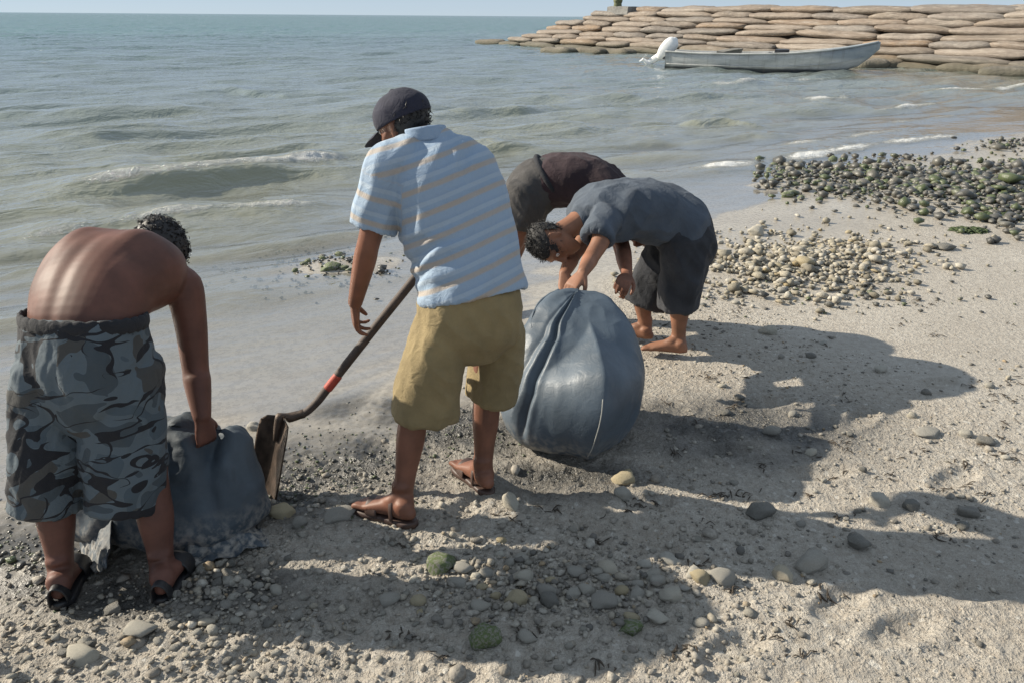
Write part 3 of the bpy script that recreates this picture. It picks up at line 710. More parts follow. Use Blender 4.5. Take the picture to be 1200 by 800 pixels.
# ---- bare-backed person in camouflage shorts
lat1 = nrm(V(.93, -.36, 0)); org = (gnd(72, 698)+gnd(195, 690))/2
p1 = thing('person', 'bare backed person in long grey camouflage shorts, bent over a half filled sack', 'person', org)
heelL, toeL = gnd(70, 702, .02), gnd(92, 655, .02); heelR, toeR = gnd(190, 697, .02), gnd(214, 652, .02)
ankL, ankR = P(72, 668, 1.86), P(190, 662, 1.90)
kneeL, kneeR = P(62, 575, 1.93), P(178, 575, 1.97)
hipL, hipR = P(55, 425, 2.02), P(145, 430, 2.04)
pel = P(102, 405, 2.04)
parts = [leg(hipL, kneeL, ankL, 1.0), leg(hipR, kneeR, ankR, 1.0)]
c7 = P(172, 292, 2.43); shR = P(214, 336, 2.33); shL = P(96, 302, 2.55)
tor = [(pel, .165, .13), (P(101, 378, 2.05), .178, .13), (P(108, 350, 2.11), .190, .135), (P(124, 328, 2.20), .208, .145), (P(145, 316, 2.29), .214, .145), (P(162, 309, 2.37), .17, .105), (P(170, 305, 2.43), .10, .07)]
parts.append(body_loft(tor, lat1, 36, 2.25))
hd1 = P(183, 297, 2.58); hf1, hu1 = V(.25, .25, -.95), V(.30, .90, .28)
parts += head_parts(hd1, hf1, hu1, c7+V(0, 0, -.01))
elR, wrR = P(229, 430, 2.28), P(237, 490, 2.19)
parts.append(tube([P(190, 322, 2.36), shR, P(223, 375, 2.31), elR, elR+(wrR-elR)*.3, wrR], [.068, .068, .056, .046, .047, .031], n=18))
elL, wrL = P(120, 400, 2.56), P(170, 500, 2.46)
parts.append(tube([P(125, 305, 2.50), shL, (shL+elL)/2, elL, elL+(wrL-elL)*.3, wrL], [.060, .062, .050, .041, .042, .029], n=18))
parts += hand_parts(wrR, nrm(V(.05, -.02, -1)), nrm(V(-.75, .55, 0)), 1, (45, 60, 40), 1.0, 2, 45)
parts += hand_parts(wrL, nrm(V(.25, -.05, -1)), nrm(V(.6, -.5, 0)), -1, (45, 60, 40), 1.0, 2, 45)
parts += foot_parts(heelL, toeL, ankL) + foot_parts(heelR, toeR, ankR)
bm1 = remesh(parts, VOX, 9)
co, no = get_co(bm1), get_no(bm1); spl = catmull([r[0] for r in tor[:6]], 40)   # furrow along the spine
near = np.zeros(len(co), int); best = np.full(len(co), 9e9)
for i in range(len(spl)):
    d = ((co-spl[i])**2).sum(1); k = d < best; best[k] = d[k]; near[k] = i
lat_o = ((co-spl[near])*lat1).sum(1); al_ = near/(len(spl)-1.); ok_ = (best < .22**2)*sstep(.1, .5, -no[:, 1]*.4+no[:, 2]*.9)
g2 = lambda x, w: np.exp(-(x/w)**2)
dd_ = -.0055*g2(lat_o, .022)+.013*g2(np.abs(lat_o)-.10, .045)*g2(al_-.72, .14)-.006*g2(np.abs(lat_o)-.04, .03)*g2(al_-.75, .12)-.005*g2(np.abs(lat_o)-.12, .03)*g2(al_-.5, .08)
set_co(bm1, co+no*(dd_*ok_)[:, None])
put('body', bm1, M['skin_a'], p1, org); eyes(p1, org, hd1, hf1, hu1)
sp = [body_loft([(P(99, 374, 2.05), .188, .142), (P(100, 390, 2.04), .190, .146), (P(103, 420, 2.03), .196, .158), (P(103, 450, 2.02), .192, .150), (P(103, 475, 2.02), .165, .13)], lat1, 36, 2.5, rc=(False, True)),
      tube([P(70, 430, 2.02), P(62, 490, 1.99), P(57, 545, 1.95), P(56, 592, 1.93)], [(.100, .135), (.104, .122), (.104, .116), (.100, .112)], lat1, 26, cup=(.07, .010)),
      tube([P(140, 430, 2.02), P(143, 490, 2.0), P(146, 545, 1.98), P(147, 590, 1.96)], [(.110, .140), (.120, .128), (.126, .120), (.126, .116)], lat1, 26, cup=(.07, .010))]
so_ = put('shorts', cloth(sp, .0065, [(.0065, 7, V(.2, 0, 1), 1.2), (.004, 15, V(-.7, 0, 1), 6.7), (.0025, 30, V(.5, .3, 1), 4.1)], 5), M['camo'], p1, org)
wc, wd_ = P(99, 374, 2.05), nrm(P(99, 374, 2.05)-P(101, 396, 2.04)); wl_ = nrm(lat1-wd_*np.dot(lat1, wd_)); wf_ = np.cross(wd_, wl_)
wb = [wc+wl_*.197*math.cos(a)+wf_*.154*math.sin(a)+wd_*.003*math.sin(a*33) for a in np.linspace(0, 2*math.pi, 90)]
put('waistband', mesh_from('waistband', *tube(wb, [(.023, .009)]*90, ref=wd_, n=10, sub=2)), M['black_cloth'], so_, org)
def keep1(l): return (l[:, 2] > -.02) & (l[:, 1] < .075) | (l[:, 1] < .01)
put('hair', hair_tufts(hd1, hf1, hu1, 1.06, 2600, .022, .0035, keep1, seed=5, grow=1.08, curl=1.6), M['hair_black'], p1, org)
for h, t in ((heelL, toeL), (heelR, toeR)):
    sandal(p1, org, h, t, M['sandal_black'], [(.68, .58, .055, .034), (.06, -.0, .06, .018)], width=.055)

# ---- person with grey-blue shirt bent over the big sack
org = gnd(790, 410); lat4 = V(.10, .99, .05)
p4 = thing('person', 'barefoot person in a grey blue shirt and dark shorts, stooping over the full sack', 'person', org)
heelL, toeL = gnd(802, 414, .01), gnd(752, 408, .01); ankL = P(795, 396, 3.68)
heelR, toeR = gnd(762, 398, .01), gnd(712, 388, .01); ankR = P(756, 382, 3.86)
kneeL, kneeR = P(797, 346, 3.66), P(752, 340, 3.86)
hipL, hipR = P(798, 282, 3.66), P(790, 278, 3.86)
parts = [leg(hipL, kneeL, ankL, .95), leg(hipR, kneeR, ankR, .95)]
tor = [(P(803, 272, 3.76), .155, .12), (P(778, 252, 3.75), .15, .112), (P(745, 243, 3.72), .155, .115), (P(712, 246, 3.67), .165, .115), (P(692, 254, 3.62), .14, .085)]
parts.append(body_loft(tor, lat4, 32, 2.3))
c7 = P(682, 256, 3.60); hd4 = P(648, 283, 3.50); hf4, hu4 = V(.30, -.50, -.80), V(-.88, -.30, -.25)
parts += head_parts(hd4, hf4, hu4, c7)
shL = P(706, 262, 3.48); elL, wrL = P(694, 300, 3.32), P(683, 320, 3.16)
shR = P(700, 258, 3.80); elR, wrR = P(672, 300, 3.62), P(661, 322, 3.36)
parts.append(tube([P(706, 252, 3.56), shL, (shL+elL)/2+V(.015, -.02, 0), elL, elL+(wrL-elL)*.35, wrL], [.055, .056, .047, .040, .040, .027], n=16))
parts.append(tube([P(700, 254, 3.72), shR, (shR+elR)/2, elR, elR+(wrR-elR)*.35, wrR], [.055, .055, .046, .040, .040, .027], n=16))
parts += hand_parts(wrL, nrm(V(-.45, -.35, -.45)), nrm(V(.25, .35, -.9)), 1, (30, 40, 25), .98, 5, 25)
parts += hand_parts(wrR, nrm(V(.1, -.45, -.5)), nrm(V(.1, .2, -.9)), 1, (35, 40, 25), .98, 4, 25)
parts += foot_parts(heelL, toeL, ankL) + foot_parts(heelR, toeR, ankR)
put('body', remesh(parts, VOX, 3), M['skin_c'], p4, org); eyes(p4, org, hd4, hf4, hu4)
sp = [body_loft([(P(680, 258, 3.60), .075, .07), (P(686, 255, 3.62), .135, .095), (P(705, 250, 3.66), .185, .138), (P(735, 247, 3.71), .185, .150), (P(768, 250, 3.745), .182, .155), (P(796, 262, 3.765), .185, .155), (P(806, 274, 3.77), .18, .145)], lat4, 36, 2.3, cup=(.05, .012)),
      tube([P(712, 250, 3.60), shL+V(.01, 0, .012), shL+(elL-shL)*.30, shL+(elL-shL)*.50], [.070, .076, .076, .076], n=20, cup=(.04, .010)),
      tube([P(705, 250, 3.72), shR, shR+(elR-shR)*.35, shR+(elR-shR)*.6], [.07, .075, .076, .078], n=20, cup=(.04, .010))]
put('shirt', cloth(sp, .0065, [(.014, 6, V(.5, .1, 1), 6.3), (.008, 12, V(-.7, .2, .8), 9.9)], 5), M['greyblue'], p4, org)
sp = [body_loft([(P(786, 262, 3.76), .168, .135), (P(802, 272, 3.765), .182, .15), (P(805, 290, 3.76), .185, .15), (P(800, 302, 3.76), .165, .12)], lat4, 32, 2.5),
      tube([P(804, 280, 3.67), P(803, 310, 3.66), P(798, 338, 3.66), P(796, 360, 3.66)], [(.10, .125), (.108, .122), (.108, .112), (.102, .106)], lat4, 24, cup=(.06, .010)),
      tube([P(794, 282, 3.86), P(779, 310, 3.86), P(764, 335, 3.86), P(757, 355, 3.86)], [(.10, .13), (.108, .14), (.108, .135), (.102, .12)], lat4, 24, cup=(.06, .010))]
M['dark_print'] = mat_cloth('dark_printed_shorts', (.028, .030, .036), var=.6)
put('shorts', cloth(sp, .0065, [(.013, 6, V(.3, .1, 1), 3.3), (.007, 13, V(-.6, .2, .8), 1.9)], 5), M['dark_print'], p4, org)
def keep4(l): return (l[:, 2] > -.045+.55*np.clip(l[:, 1], -1, 1)) & (l[:, 1] < .082) & ~((np.abs(l[:, 0]) > .055) & (np.abs(l[:, 1]+.004) < .03) & (l[:, 2] < .035))
put('hair', hair_tufts(hd4, hf4, hu4, 1.0, 1800, .02, .0028, keep4, seed=9, grow=1.05, curl=.6), M['hair_grey'], p4, org)

# ---- person furthest back, maroon shirt
lat3 = nrm(V(.12, -.99, 0)); org = (gnd(570, 376, -.01)+gnd(590, 362, -.01))/2
p3 = thing('person', 'person in a dark maroon shirt and grey shorts, bent double behind the full sack', 'person', org)
heelA, toeA = gnd(556, 378, -.005), gnd(598, 374, -.005); ankA = P(562, 362, 4.12)
heelB, toeB = gnd(570, 362, -.005), gnd(612, 356, -.005); ankB = P(576, 347, 4.36)
kneeA, kneeB = P(594, 304, 4.12), P(604, 294, 4.36)
hipA, hipB = P(622, 232, 4.13), P(627, 228, 4.33)
parts = [leg(hipA, kneeA, ankA, .95), leg(hipB, kneeB, ankB, .95)]
tor = [(P(624, 222, 4.23), .155, .125), (P(646, 212, 4.22), .15, .115), (P(676, 210, 4.20), .155, .118), (P(706, 220, 4.17), .165, .115), (P(724, 234, 4.14), .14, .085)]
parts.append(body_loft(tor, lat3, 32, 2.3))
c7 = P(733, 240, 4.12); hd3 = P(756, 268, 4.05); hf3, hu3 = V(-.2, -.45, -.85), V(.85, -.1, -.35)
parts += head_parts(hd3, hf3, hu3, c7)
shA, elA, wrA = P(716, 250, 3.97), P(730, 290, 3.70), P(735, 322, 3.36)
shB, elB, wrB = P(716, 248, 4.30), P(728, 296, 4.12), P(735, 325, 3.92)
parts.append(tube([P(712, 240, 4.06), shA, (shA+elA)/2, elA, elA+(wrA-elA)*.35, wrA], [.055, .056, .047, .040, .040, .027], n=16))
parts.append(tube([P(712, 240, 4.24), shB, (shB+elB)/2, elB, elB+(wrB-elB)*.35, wrB], [.055, .056, .047, .040, .040, .027], n=16))
parts += hand_parts(wrA, nrm(P(722, 348, 3.14)-wrA), nrm(V(-.2, .3, -.9)), 1, (35, 45, 30), .98, 3, 25)
parts += hand_parts(wrB, nrm(V(0, -.5, -.6)), nrm(V(-.2, .3, -.9)), -1, (35, 45, 30), .98, 3, 25)
parts += foot_parts(heelA, toeA, ankA) + foot_parts(heelB, toeB, ankB)
put('body', remesh(parts, VOX*1.1, 3), M['skin_b'], p3, org); eyes(p3, org, hd3, hf3, hu3)
sp = [body_loft([(P(735, 242, 4.12), .075, .07), (P(728, 236, 4.13), .135, .095), (P(708, 222, 4.165), .185, .140), (P(678, 212, 4.20), .188, .152), (P(652, 211, 4.22), .182, .150), (P(638, 215, 4.225), .178, .142)], lat3, 32, 2.3, cup=(.05, .012)),
      tube([P(710, 238, 4.08), shA, shA+(elA-shA)*.35, shA+(elA-shA)*.6], [.07, .075, .076, .078], n=20, cup=(.04, .010)),
      tube([P(710, 238, 4.22), shB, shB+(elB-shB)*.35, shB+(elB-shB)*.6], [.07, .075, .076, .078], n=20, cup=(.04, .010))]
put('shirt', cloth(sp, .0075, [(.008, 7, V(.3, .2, 1), 5.3), (.005, 15, V(-.6, .3, .8), 7.9)], 5), M['maroon'], p3, org)
sp = [body_loft([(P(646, 208, 4.22), .165, .132), (P(632, 216, 4.225), .182, .15), (P(620, 230, 4.23), .185, .15), (P(618, 244, 4.23), .16, .12)], lat3, 32, 2.5),
      tube([P(620, 225, 4.13), P(615, 240, 4.12), P(611, 254, 4.12), P(607, 266, 4.12)], [(.10, .13), (.106, .125), (.104, .115), (.10, .108)], lat3, 24, cup=(.06, .010)),
      tube([P(626, 222, 4.33), P(622, 236, 4.35), P(619, 250, 4.36), P(616, 262, 4.36)], [(.10, .13), (.106, .125), (.104, .115), (.10, .108)], lat3, 24, cup=(.06, .010))]
so_ = put('shorts', cloth(sp, .0075, [(.008, 8, V(.3, .2, 1), 2.3), (.005, 17, V(-.6, .3, .8), 4.9)], 5), M['grey_cloth'], p3, org)
ca, cb = P(644, 209, 4.221), P(638, 213, 4.223); tt = nrm(ca-cb); uu = nrm(lat3-tt*np.dot(lat3, tt)); vv_ = np.cross(tt, uu)
wb = [ca+uu*.176*math.cos(a)+vv_*.145*math.sin(a) for a in np.linspace(0, 2*math.pi, 40)]
put('waistband', mesh_from('waistband', *tube(wb, [.016]*40, ref=tt, n=10, sub=2)), M['black_cloth'], so_, org)
put('hair', hair_tufts(hd3, hf3, hu3, 1.0, 700, .02, .0032, keep4, seed=11, grow=1.05), M['hair_black'], p3, org)

# ------------------------------------------------------------------ the two sacks
def blob(rows, n=72, sub=8):
    """rows: z, cx, cy, half width x, half depth y"""
    return loft([(r[1], r[2], r[0]) for r in rows], [(r[3], 0, 0) for r in rows], [(0, r[4], 0) for r in rows], n, sub, 2.25)
cx, cy = .245*K, 2.835*K
rows_ = [(-.02, cx-.01, cy, .16, .18), (.03, cx-.012, cy, .245, .26), (.10, cx-.014, cy, .295, .295), (.20, cx-.006, cy-.003, .312, .30), (.31, cx+.010, cy+.005, .302, .285),
         (.41, cx+.022, cy+.045, .268, .24), (.49, cx+.03, cy+.10, .226, .185), (.55, cx+.03, cy+.15, .178, .125), (.585, cx+.035, cy+.19, .135, .06), (.60, cx+.035, cy+.21, .10, .025)]
me = mesh_from('body', *blob(rows_, 240, 26))
co, no = get_co(me), get_no(me)
zz = co[:, 2]; zr = [r[0] for r in rows_]
ang_ = np.arctan2(co[:, 0]-np.interp(zz, zr, [r[1] for r in rows_]), -(co[:, 1]-np.interp(zz, zr, [r[2] for r in rows_])))      # 0 = towards the beach, + = right
tent = np.clip(1-np.abs(ang_-.26)/.95-(np.sqrt((zz-.35)**2+.0016)-.04)/np.where(zz > .35, .16, .42), 0, 1)
corner = .125*tent**1.35+np.exp(-np.abs((ang_-.22)/.06))*.006*sstep(.02, .2, zz)*(1-sstep(.33, .38, zz))
topw = sstep(.22, .56, zz); warp = .5*pn(co*4+1)
folds_ = topw*.007*(.5+.5*np.cos(ang_*9+warp*4))*(1-sstep(-.55, -.1, ang_))
def crease(a0, drift, w, dep, z0): return -dep*np.exp(-np.abs((ang_-a0-drift*(zz-.3)+.06*pn(co*7+4))/w)**1.5)*sstep(z0, z0+.16, zz)
valley = crease(-.70, .25, .055, .024, .03)+crease(-1.05, .9, .06, .010, .12)
ridge = -crease(-.60, .25, .06, .010, .03)-crease(-.86, .6, .08, .010, .1)
wr = .010*pn(co*V(4, 4, 3)+7)+.004*pn(co*V(9, 9, 6)+17)+.003*(1-np.abs(pn(co*V(12, 12, 4)+2))*2)
co = co+no*(corner+folds_+valley+ridge+wr)[:, None]; set_co(me, co)
root = thing('filled_sack', 'big bulging blue grey sack full of sand between the stooping people', 'sack', (cx, cy, 0)); org = V(cx, cy, 0)
body = put('body', me, M['sack'], root, org)
no = get_no(me); co = get_co(me)+org
def seam_on(ang_f, z0, z1, r, name):
    pts = []
    for z in np.linspace(z0, z1, 16):
        a = ang_f(z); rel = co-org; aa = np.arctan2(rel[:, 0], -rel[:, 1]); k = np.argmin(((aa-a)*.28)**2+(co[:, 2]-z)**2); pts.append(co[k]+no[k]*r*.4)
    pts = np.array(pts); pts[1:-1] = (pts[:-2]+pts[1:-1]*2+pts[2:])/4
    put(name, mesh_from(name, *tube(pts, [r]*len(pts), n=8, sub=2)), M['seam'], root, org)
seam_on(lambda z: .24+.25*(z-.36), .06, .36, .0024, 'seam')
# gathered cloth running from the mouth, where the hands hold it, over the shoulder of the sack
rng = np.random.default_rng(4)
for k, (a0, a1, z1, r0) in enumerate(((-1.9, -1.7, .50, .011),)):
    pts = []
    for s_i in np.linspace(0, 1, 9):
        a, z = a0+(a1-a0)*s_i, .60+(z1-.60)*s_i; rel = co-org; aa = np.arctan2(rel[:, 0]-.035*(1-s_i), -(rel[:, 1]-.20*(1-s_i))); kk = np.argmin(((aa-a)*.2)**2+(co[:, 2]-z)**2); pts.append(co[kk])
    pts = np.array(pts); pts[1:-1] = (pts[:-2]+pts[1:-1]*2+pts[2:])/4
    mf = mesh_from('mouth_fold', *tube(pts, np.linspace(r0, .003, 9), n=10, sub=4)); c_, n_ = get_co(mf), get_no(mf); set_co(mf, c_+n_*(.004*pn(c_*30+k))[:, None]); put('mouth_fold', mf, M['sack'], root, org)

root = thing('half_filled_sack', 'slumped dark grey sack between the feet of the bare backed person', 'sack', gnd(200, 665)); org = np.array(root.location)
rw = [(-.02, .02, .0, .24, .12), (.03, .02, .0, .335, .19), (.09, .02, .01, .34, .20), (.17, .03, .03, .315, .185), (.25, .055, .05, .27, .15), (.31, .075, .06, .225, .095), (.345, .09, .065, .18, .035)]
cx, cy = P(195, 620, 2.19)[:2]
rw = [(z*1.10, cx+a, cy+b, c, d) for z, a, b, c, d in rw]
me = mesh_from('body', *blob(rw, 110, 14)); co, no = get_co(me), get_no(me)
w = sstep(.05, .35, co[:, 2])
d = .034*pn(co*4.0+3)+.024*(1-np.abs(pn(co*V(6, 6, 2.5)+11))*2.2)*(.4+.6*w)+.011*(1-np.abs(pn(co*V(12, 12, 5)+31))*2.2)+.004*(1-np.abs(pn(co*V(26, 26, 12)+4))*2.2)-.005
sl = -.05*np.exp(-((co[:, 0]-cx-.23)/.035)**2)*w
co = co+no*(d+sl)[:, None]; co[:, 2] = np.maximum(co[:, 2], -.03); set_co(me, co)
put('body', me, M['sack2'], root, org)
# lip of the sack, and the spread cloth at its foot
lip = [P(200, 503, 2.24), P(222, 514, 2.23), P(250, 518, 2.25), P(270, 524, 2.29), P(284, 550, 2.31), P(284, 582, 2.29)]
lm = mesh_from('lip', *tube(lip, [(.014, .010), (.022, .014), (.024, .016), (.026, .018), (.022, .016), (.014, .010)], n=12, sub=8)); c_, n_ = get_co(lm), get_no(lm); set_co(lm, c_+n_*(.010*pn(c_*18))[:, None]); put('lip', lm, M['sack2'], root, org)
gxs, gys = np.meshgrid(np.linspace(0, 1, 60), np.linspace(0, 1, 36)); A_, B_ = gnd(205, 672), gnd(318, 640); C_, D_ = gnd(210, 600), gnd(300, 610)
pl = (1-gys)[..., None]*((1-gxs)[..., None]*A_+gxs[..., None]*B_)+gys[..., None]*((1-gxs)[..., None]*C_+gxs[..., None]*D_)
hz = .012+.085*(1-gxs)*np.sin(np.clip(gys*1.15, 0, 1)*math.pi*.5)+.022*(1-np.abs(pn(np.stack([pl[..., 0]*8, pl[..., 1]*12, gxs*0], -1)))*2)+.006*pn(pl*20)
edge = np.minimum(np.minimum(gxs, 1-gxs)*6, np.minimum(gys+.3, 1-gys+.5)*8); hz = np.maximum(hz*np.clip(edge, .05, 1), .004)+sand_z(pl[..., 0], pl[..., 1])
fm = grid_mesh('spread_skirt', pl[..., 0], pl[..., 1], hz); fo_ = put('spread_skirt', fm, M['sack2'], root, org)
md = fo_.modifiers.new('thick', 'SOLIDIFY'); md.thickness = .004
gxs, gys = np.meshgrid(np.linspace(0, 1, 40), np.linspace(0, 1, 40)); A_, B_, C_, D_ = gnd(98, 665), gnd(130, 690), gnd(86, 600), gnd(150, 600)
pl = (1-gys)[..., None]*((1-gxs)[..., None]*A_+gxs[..., None]*B_)+gys[..., None]*((1-gxs)[..., None]*C_+gxs[..., None]*D_)
hz = sand_z(pl[..., 0], pl[..., 1])+.006+.13*sstep(0, 1, gxs*.6+gys*.6)+.022*(1-np.abs(pn(np.stack([pl[..., 0]*24, pl[..., 1]*10, gxs*0], -1)))*2)*sstep(0, .2, gxs)
fm = grid_mesh('crumpled_corner', pl[..., 0], pl[..., 1], hz); fo_ = put('crumpled_corner', fm, M['sack2'], root, org)
md = fo_.modifiers.new('thick', 'SOLIDIFY'); md.thickness = .004

# ------------------------------------------------------------------ breakwater of stacked sandbags
def mat_bag():
    m = NT('weathered_sandbag_cloth'); c = m.coord(); oi = m.new('ShaderNodeObjectInfo')
    mp = m.new('ShaderNodeMapping'); m.t.links.new(c, mp.inputs[0]); cmb = m.new('ShaderNodeCombineXYZ')
    [m.t.links.new(m.math('MULTIPLY', oi.outputs['Random'], 40+11*i), cmb.inputs[i]) for i in range(3)]
    m.t.links.new(cmb.outputs[0], mp.inputs['Location']); v = mp.outputs[0]
    base = m.ramp(oi.outputs['Random'], [(0, (.19, .16, .13)), (.25, (.25, .20, .155)), (.45, (.29, .25, .21)), (.62, (.25, .17, .105)), (.8, (.26, .23, .20)), (1, (.16, .145, .13))])
    k = m.mix(m.ramp(m.noise(v, 2.2, 5, .65), [(.35, 0), (.7, .8)]), base, (.15, .12, .10))
    k = m.mix(m.ramp(m.noise(v, 7, 4, .7), [(.5, 0), (.72, .7)]), k, (.38, .34, .29))
    g = m.new('ShaderNodeNewGeometry'); sx = m.new('ShaderNodeSeparateXYZ'); m.t.links.new(g.outputs['Position'], sx.inputs[0])
    tide = m.ramp(m.math('ADD', sx.outputs[2], m.math('MULTIPLY', m.noise(v, 3, 3), .3)), [(.25, .85), (.62, 0)])
    k = m.mix(tide, k, (.085, .080, .055))
    wv = m.new('ShaderNodeTexWave', bands_direction='X'); m.t.links.new(v, wv.inputs[0]); wv.inputs['Scale'].default_value = 3; wv.inputs['Distortion'].default_value = 6
    h = m.math('ADD', m.noise(v, 5, 5, .65, 1.5), m.math('MULTIPLY', wv.outputs['Fac'], .10))
    return m.out(k, .85, m.bump(h, .8, .06))
M['bag'] = mat_bag()
def bag_mesh(seed, n=20, m=12):
    rng = np.random.default_rng(seed); vs = []; L = 1.0
    th = np.linspace(0, 2*math.pi, m, endpoint=False); xs = np.concatenate([[-1.0, -.985], np.linspace(-.93, .93, n-4), [.985, 1.0]])
    for x in xs:
        e = (1-abs(x)**3.2)**.5 if abs(x) < 1 else .0
        e = max(e, .10); w = .55+.45*e
        for a in th:
            ca, sa = math.cos(a), math.sin(a); pw = 2/3.3
            vs.append((x*.5, .5*w*np.sign(ca)*abs(ca)**pw, .5*(.25+.75*e)*np.sign(sa)*abs(sa)**pw))
    vs = np.array(vs); d = .13*pn(vs*V(3, 2.5, 2.5)+seed*7.3)+.05*(1-np.abs(pn(vs*V(9, 5, 5)+seed*3.1))*2)*np.abs(vs[:, :1].ravel()*2)
    vs[:, 2] += d; vs[:, 1] += d*.4
    vs[:, 2] -= .10*(1-(vs[:, 0]*2)**2)*rng.uniform(-.3, 1.)*.6*(vs[:, 2] > 0)
    fs = []; k = len(xs)
    for i in range(k-1):
        for j in range(m): fs.append((i*m+j, i*m+(j+1) % m, (i+1)*m+(j+1) % m, (i+1)*m+j))
    fs.append(tuple(range(m-1, -1, -1))); fs.append(tuple(range((k-1)*m, k*m)))
    me = mesh_from('sandbag', vs, fs); me.materials.append(M['bag']); return me
BAGS = [bag_mesh(i+1) for i in range(7)]
wa = V(18.4, 29.6, 0); wdir = nrm(V(-.586, .81, 0)); wback = nrm(V(.81, .586, 0)); ang_w = math.atan2(wdir[1], wdir[0])
bw = thing('breakwater', 'long breakwater of stacked tan sandbags running out into the sea', 'breakwater', wa)
def l_at(px):                                   # distance along the wall where it meets a viewing direction
    lo, hi = -20, 60
    for _ in range(40):
        mid = (lo+hi)/2; p = wa+wdir*mid; x = 600+F_PX*p[0]/(p[1]*math.cos(PITCH)+1.0*math.sin(PITCH))
        lo, hi = (mid, hi) if x > px else (lo, mid)
    return lo
rng = np.random.default_rng(12)
ends = [588, 600, 612, 626, 634, 644, 668, 680, 730]; HB = .267; z = -.12
for ci, ex in enumerate(ends):
    l = -9+rng.uniform(0, 2); le = l_at(ex); row = 0
    while l < le:
        L = rng.uniform(2.3, 4.2); L = min(L, max(1.4, le-l+.4)); hgt = HB*rng.uniform(1.3, 1.65)
        for depth in ((0, 1) if ci >= 7 else (0,)):
            p = wdir*(l+L/2+depth*.9)+wback*(ci*.205+rng.uniform(-.07, .07)+depth*1.05)+V(0, 0, z+HB/2+rng.uniform(-.05, .04)+(.0 if depth == 0 else -.03))
            o = link('sandbag', BAGS[rng.integers(7)], None, bw, p); o.rotation_euler = (rng.uniform(-.06, .06)+(math.pi if rng.random() < .3 else 0), rng.uniform(-.035, .035), ang_w+rng.uniform(-.09, .09))
            o.scale = (L*1.04, 1.25*rng.uniform(.9, 1.1), hgt)
        l += L*.985
    z += HB*.98
# bags tumbled at the foot of the wall, lying askew by the water
for px, py, L, ra in ((1021, 77, 1.1, .9), (1050, 77, 1.2, 1.1), (1085, 76, 1.4, .4), (1140, 82, 2.2, .1), (655, 61, 2.2, 0), (690, 62, 2.0, .1), (725, 63, 2.0, -.1), (575, 51, 2.4, .1), (1180, 87, 1.6, .4)):
    p = gnd(px, py, 0)-wa*V(1, 1, 0); o = link('sandbag', BAGS[rng.integers(7)], None, bw, p+V(0, 0, .03)); o.rotation_euler = (0, .03, ang_w+ra); o.scale = (L*1.1, 1.0, .46)
# sand fill behind the face
Lc = l_at(700); prof = [(.15, -.5), (.15, .0), (1.75, 2.10), (3.2, 2.10), (3.6, -.5)]
vs = [wdir*l+wback*a+V(0, 0, b) for l in (-10, Lc) for a, b in prof]; n = len(prof)
fs = [(i, (i+1) % n, n+(i+1) % n, n+i) for i in range(n)]+[tuple(range(n-1, -1, -1)), tuple(range(n, 2*n))]
link('sand_fill', mesh_from('sand_fill', np.array(vs), fs, False), M['bag'], bw)
# concrete block and stub post on the seaward end
M['concrete'] = mat_plain('old_concrete', (.19, .185, .175), .9, .3, 6); M['post'] = mat_plain('algae_stained_post', (.12, .13, .07), .9, .4, 8)
def rough_box(c, sx, sy, sz, rz, seed, jit=.04):
    import itertools
    n = 5; bmv, bmf = [], []
    g = np.linspace(-1, 1, n)
    for ax in range(3):
        for sgn in (-1, 1):
            k0 = len(bmv)
            for i in g:
                for j in g:
                    p = [0, 0, 0]; p[ax] = sgn; p[(ax+1) % 3] = i; p[(ax+2) % 3] = j; bmv.append(p)
            for i in range(n-1):
                for j in range(n-1):
                    q = (k0+i*n+j, k0+i*n+j+1, k0+(i+1)*n+j+1, k0+(i+1)*n+j); bmf.append(q if sgn < 0 else q[::-1])
    v = np.array(bmv, float)*V(sx, sy, sz)/2; v = v+jit*np.stack([pn(v*2.5+seed+k*9) for k in range(3)], 1)
    cr, sr = math.cos(rz), math.sin(rz); v[:, :2] = v[:, :2]@np.array([[cr, sr], [-sr, cr]])
    return v, bmf
lb = l_at(706); pb = wa+wdir*lb+wback*1.35
r0 = tag(link('concrete_block', mesh_from('concrete_block', *rough_box(0, 1.75, 1.0, .42, ang_w, 3), smooth=False), M['concrete'], None, pb+V(0, 0, 2.08)), 'flat grey concrete block lying on the seaward end of the sandbag wall', 'block')
lb = l_at(696); pb = wa+wdir*lb+wback*1.7
po = thing('stub_post', 'weathered stub of a post standing on the seaward end of the sandbag wall', 'post', pb+V(-.1, 0, 1.80))
link('shaft', mesh_from('shaft', *loft([(0, 0, 0), (0, 0, .4), (0, 0, .85)], [(.34, 0, 0), (.26, 0, 0), (.20, 0, 0)], [(0, .3, 0), (0, .24, 0), (0, .2, 0)], 14, 4)), M['post'], po)
cm = mesh_from('cap', *loft([(0, 0, .80), (0, 0, .95), (0, 0, 1.06)], [(.27, 0, 0), (.30, 0, 0), (.16, 0, 0)], [(0, .27, 0), (0, .3, 0), (0, .16, 0)], 14, 4)); c_ = get_co(cm); set_co(cm, c_+get_no(cm)*(.08*pn(c_*5))[:, None]); link('cap', cm, M['post'], po)

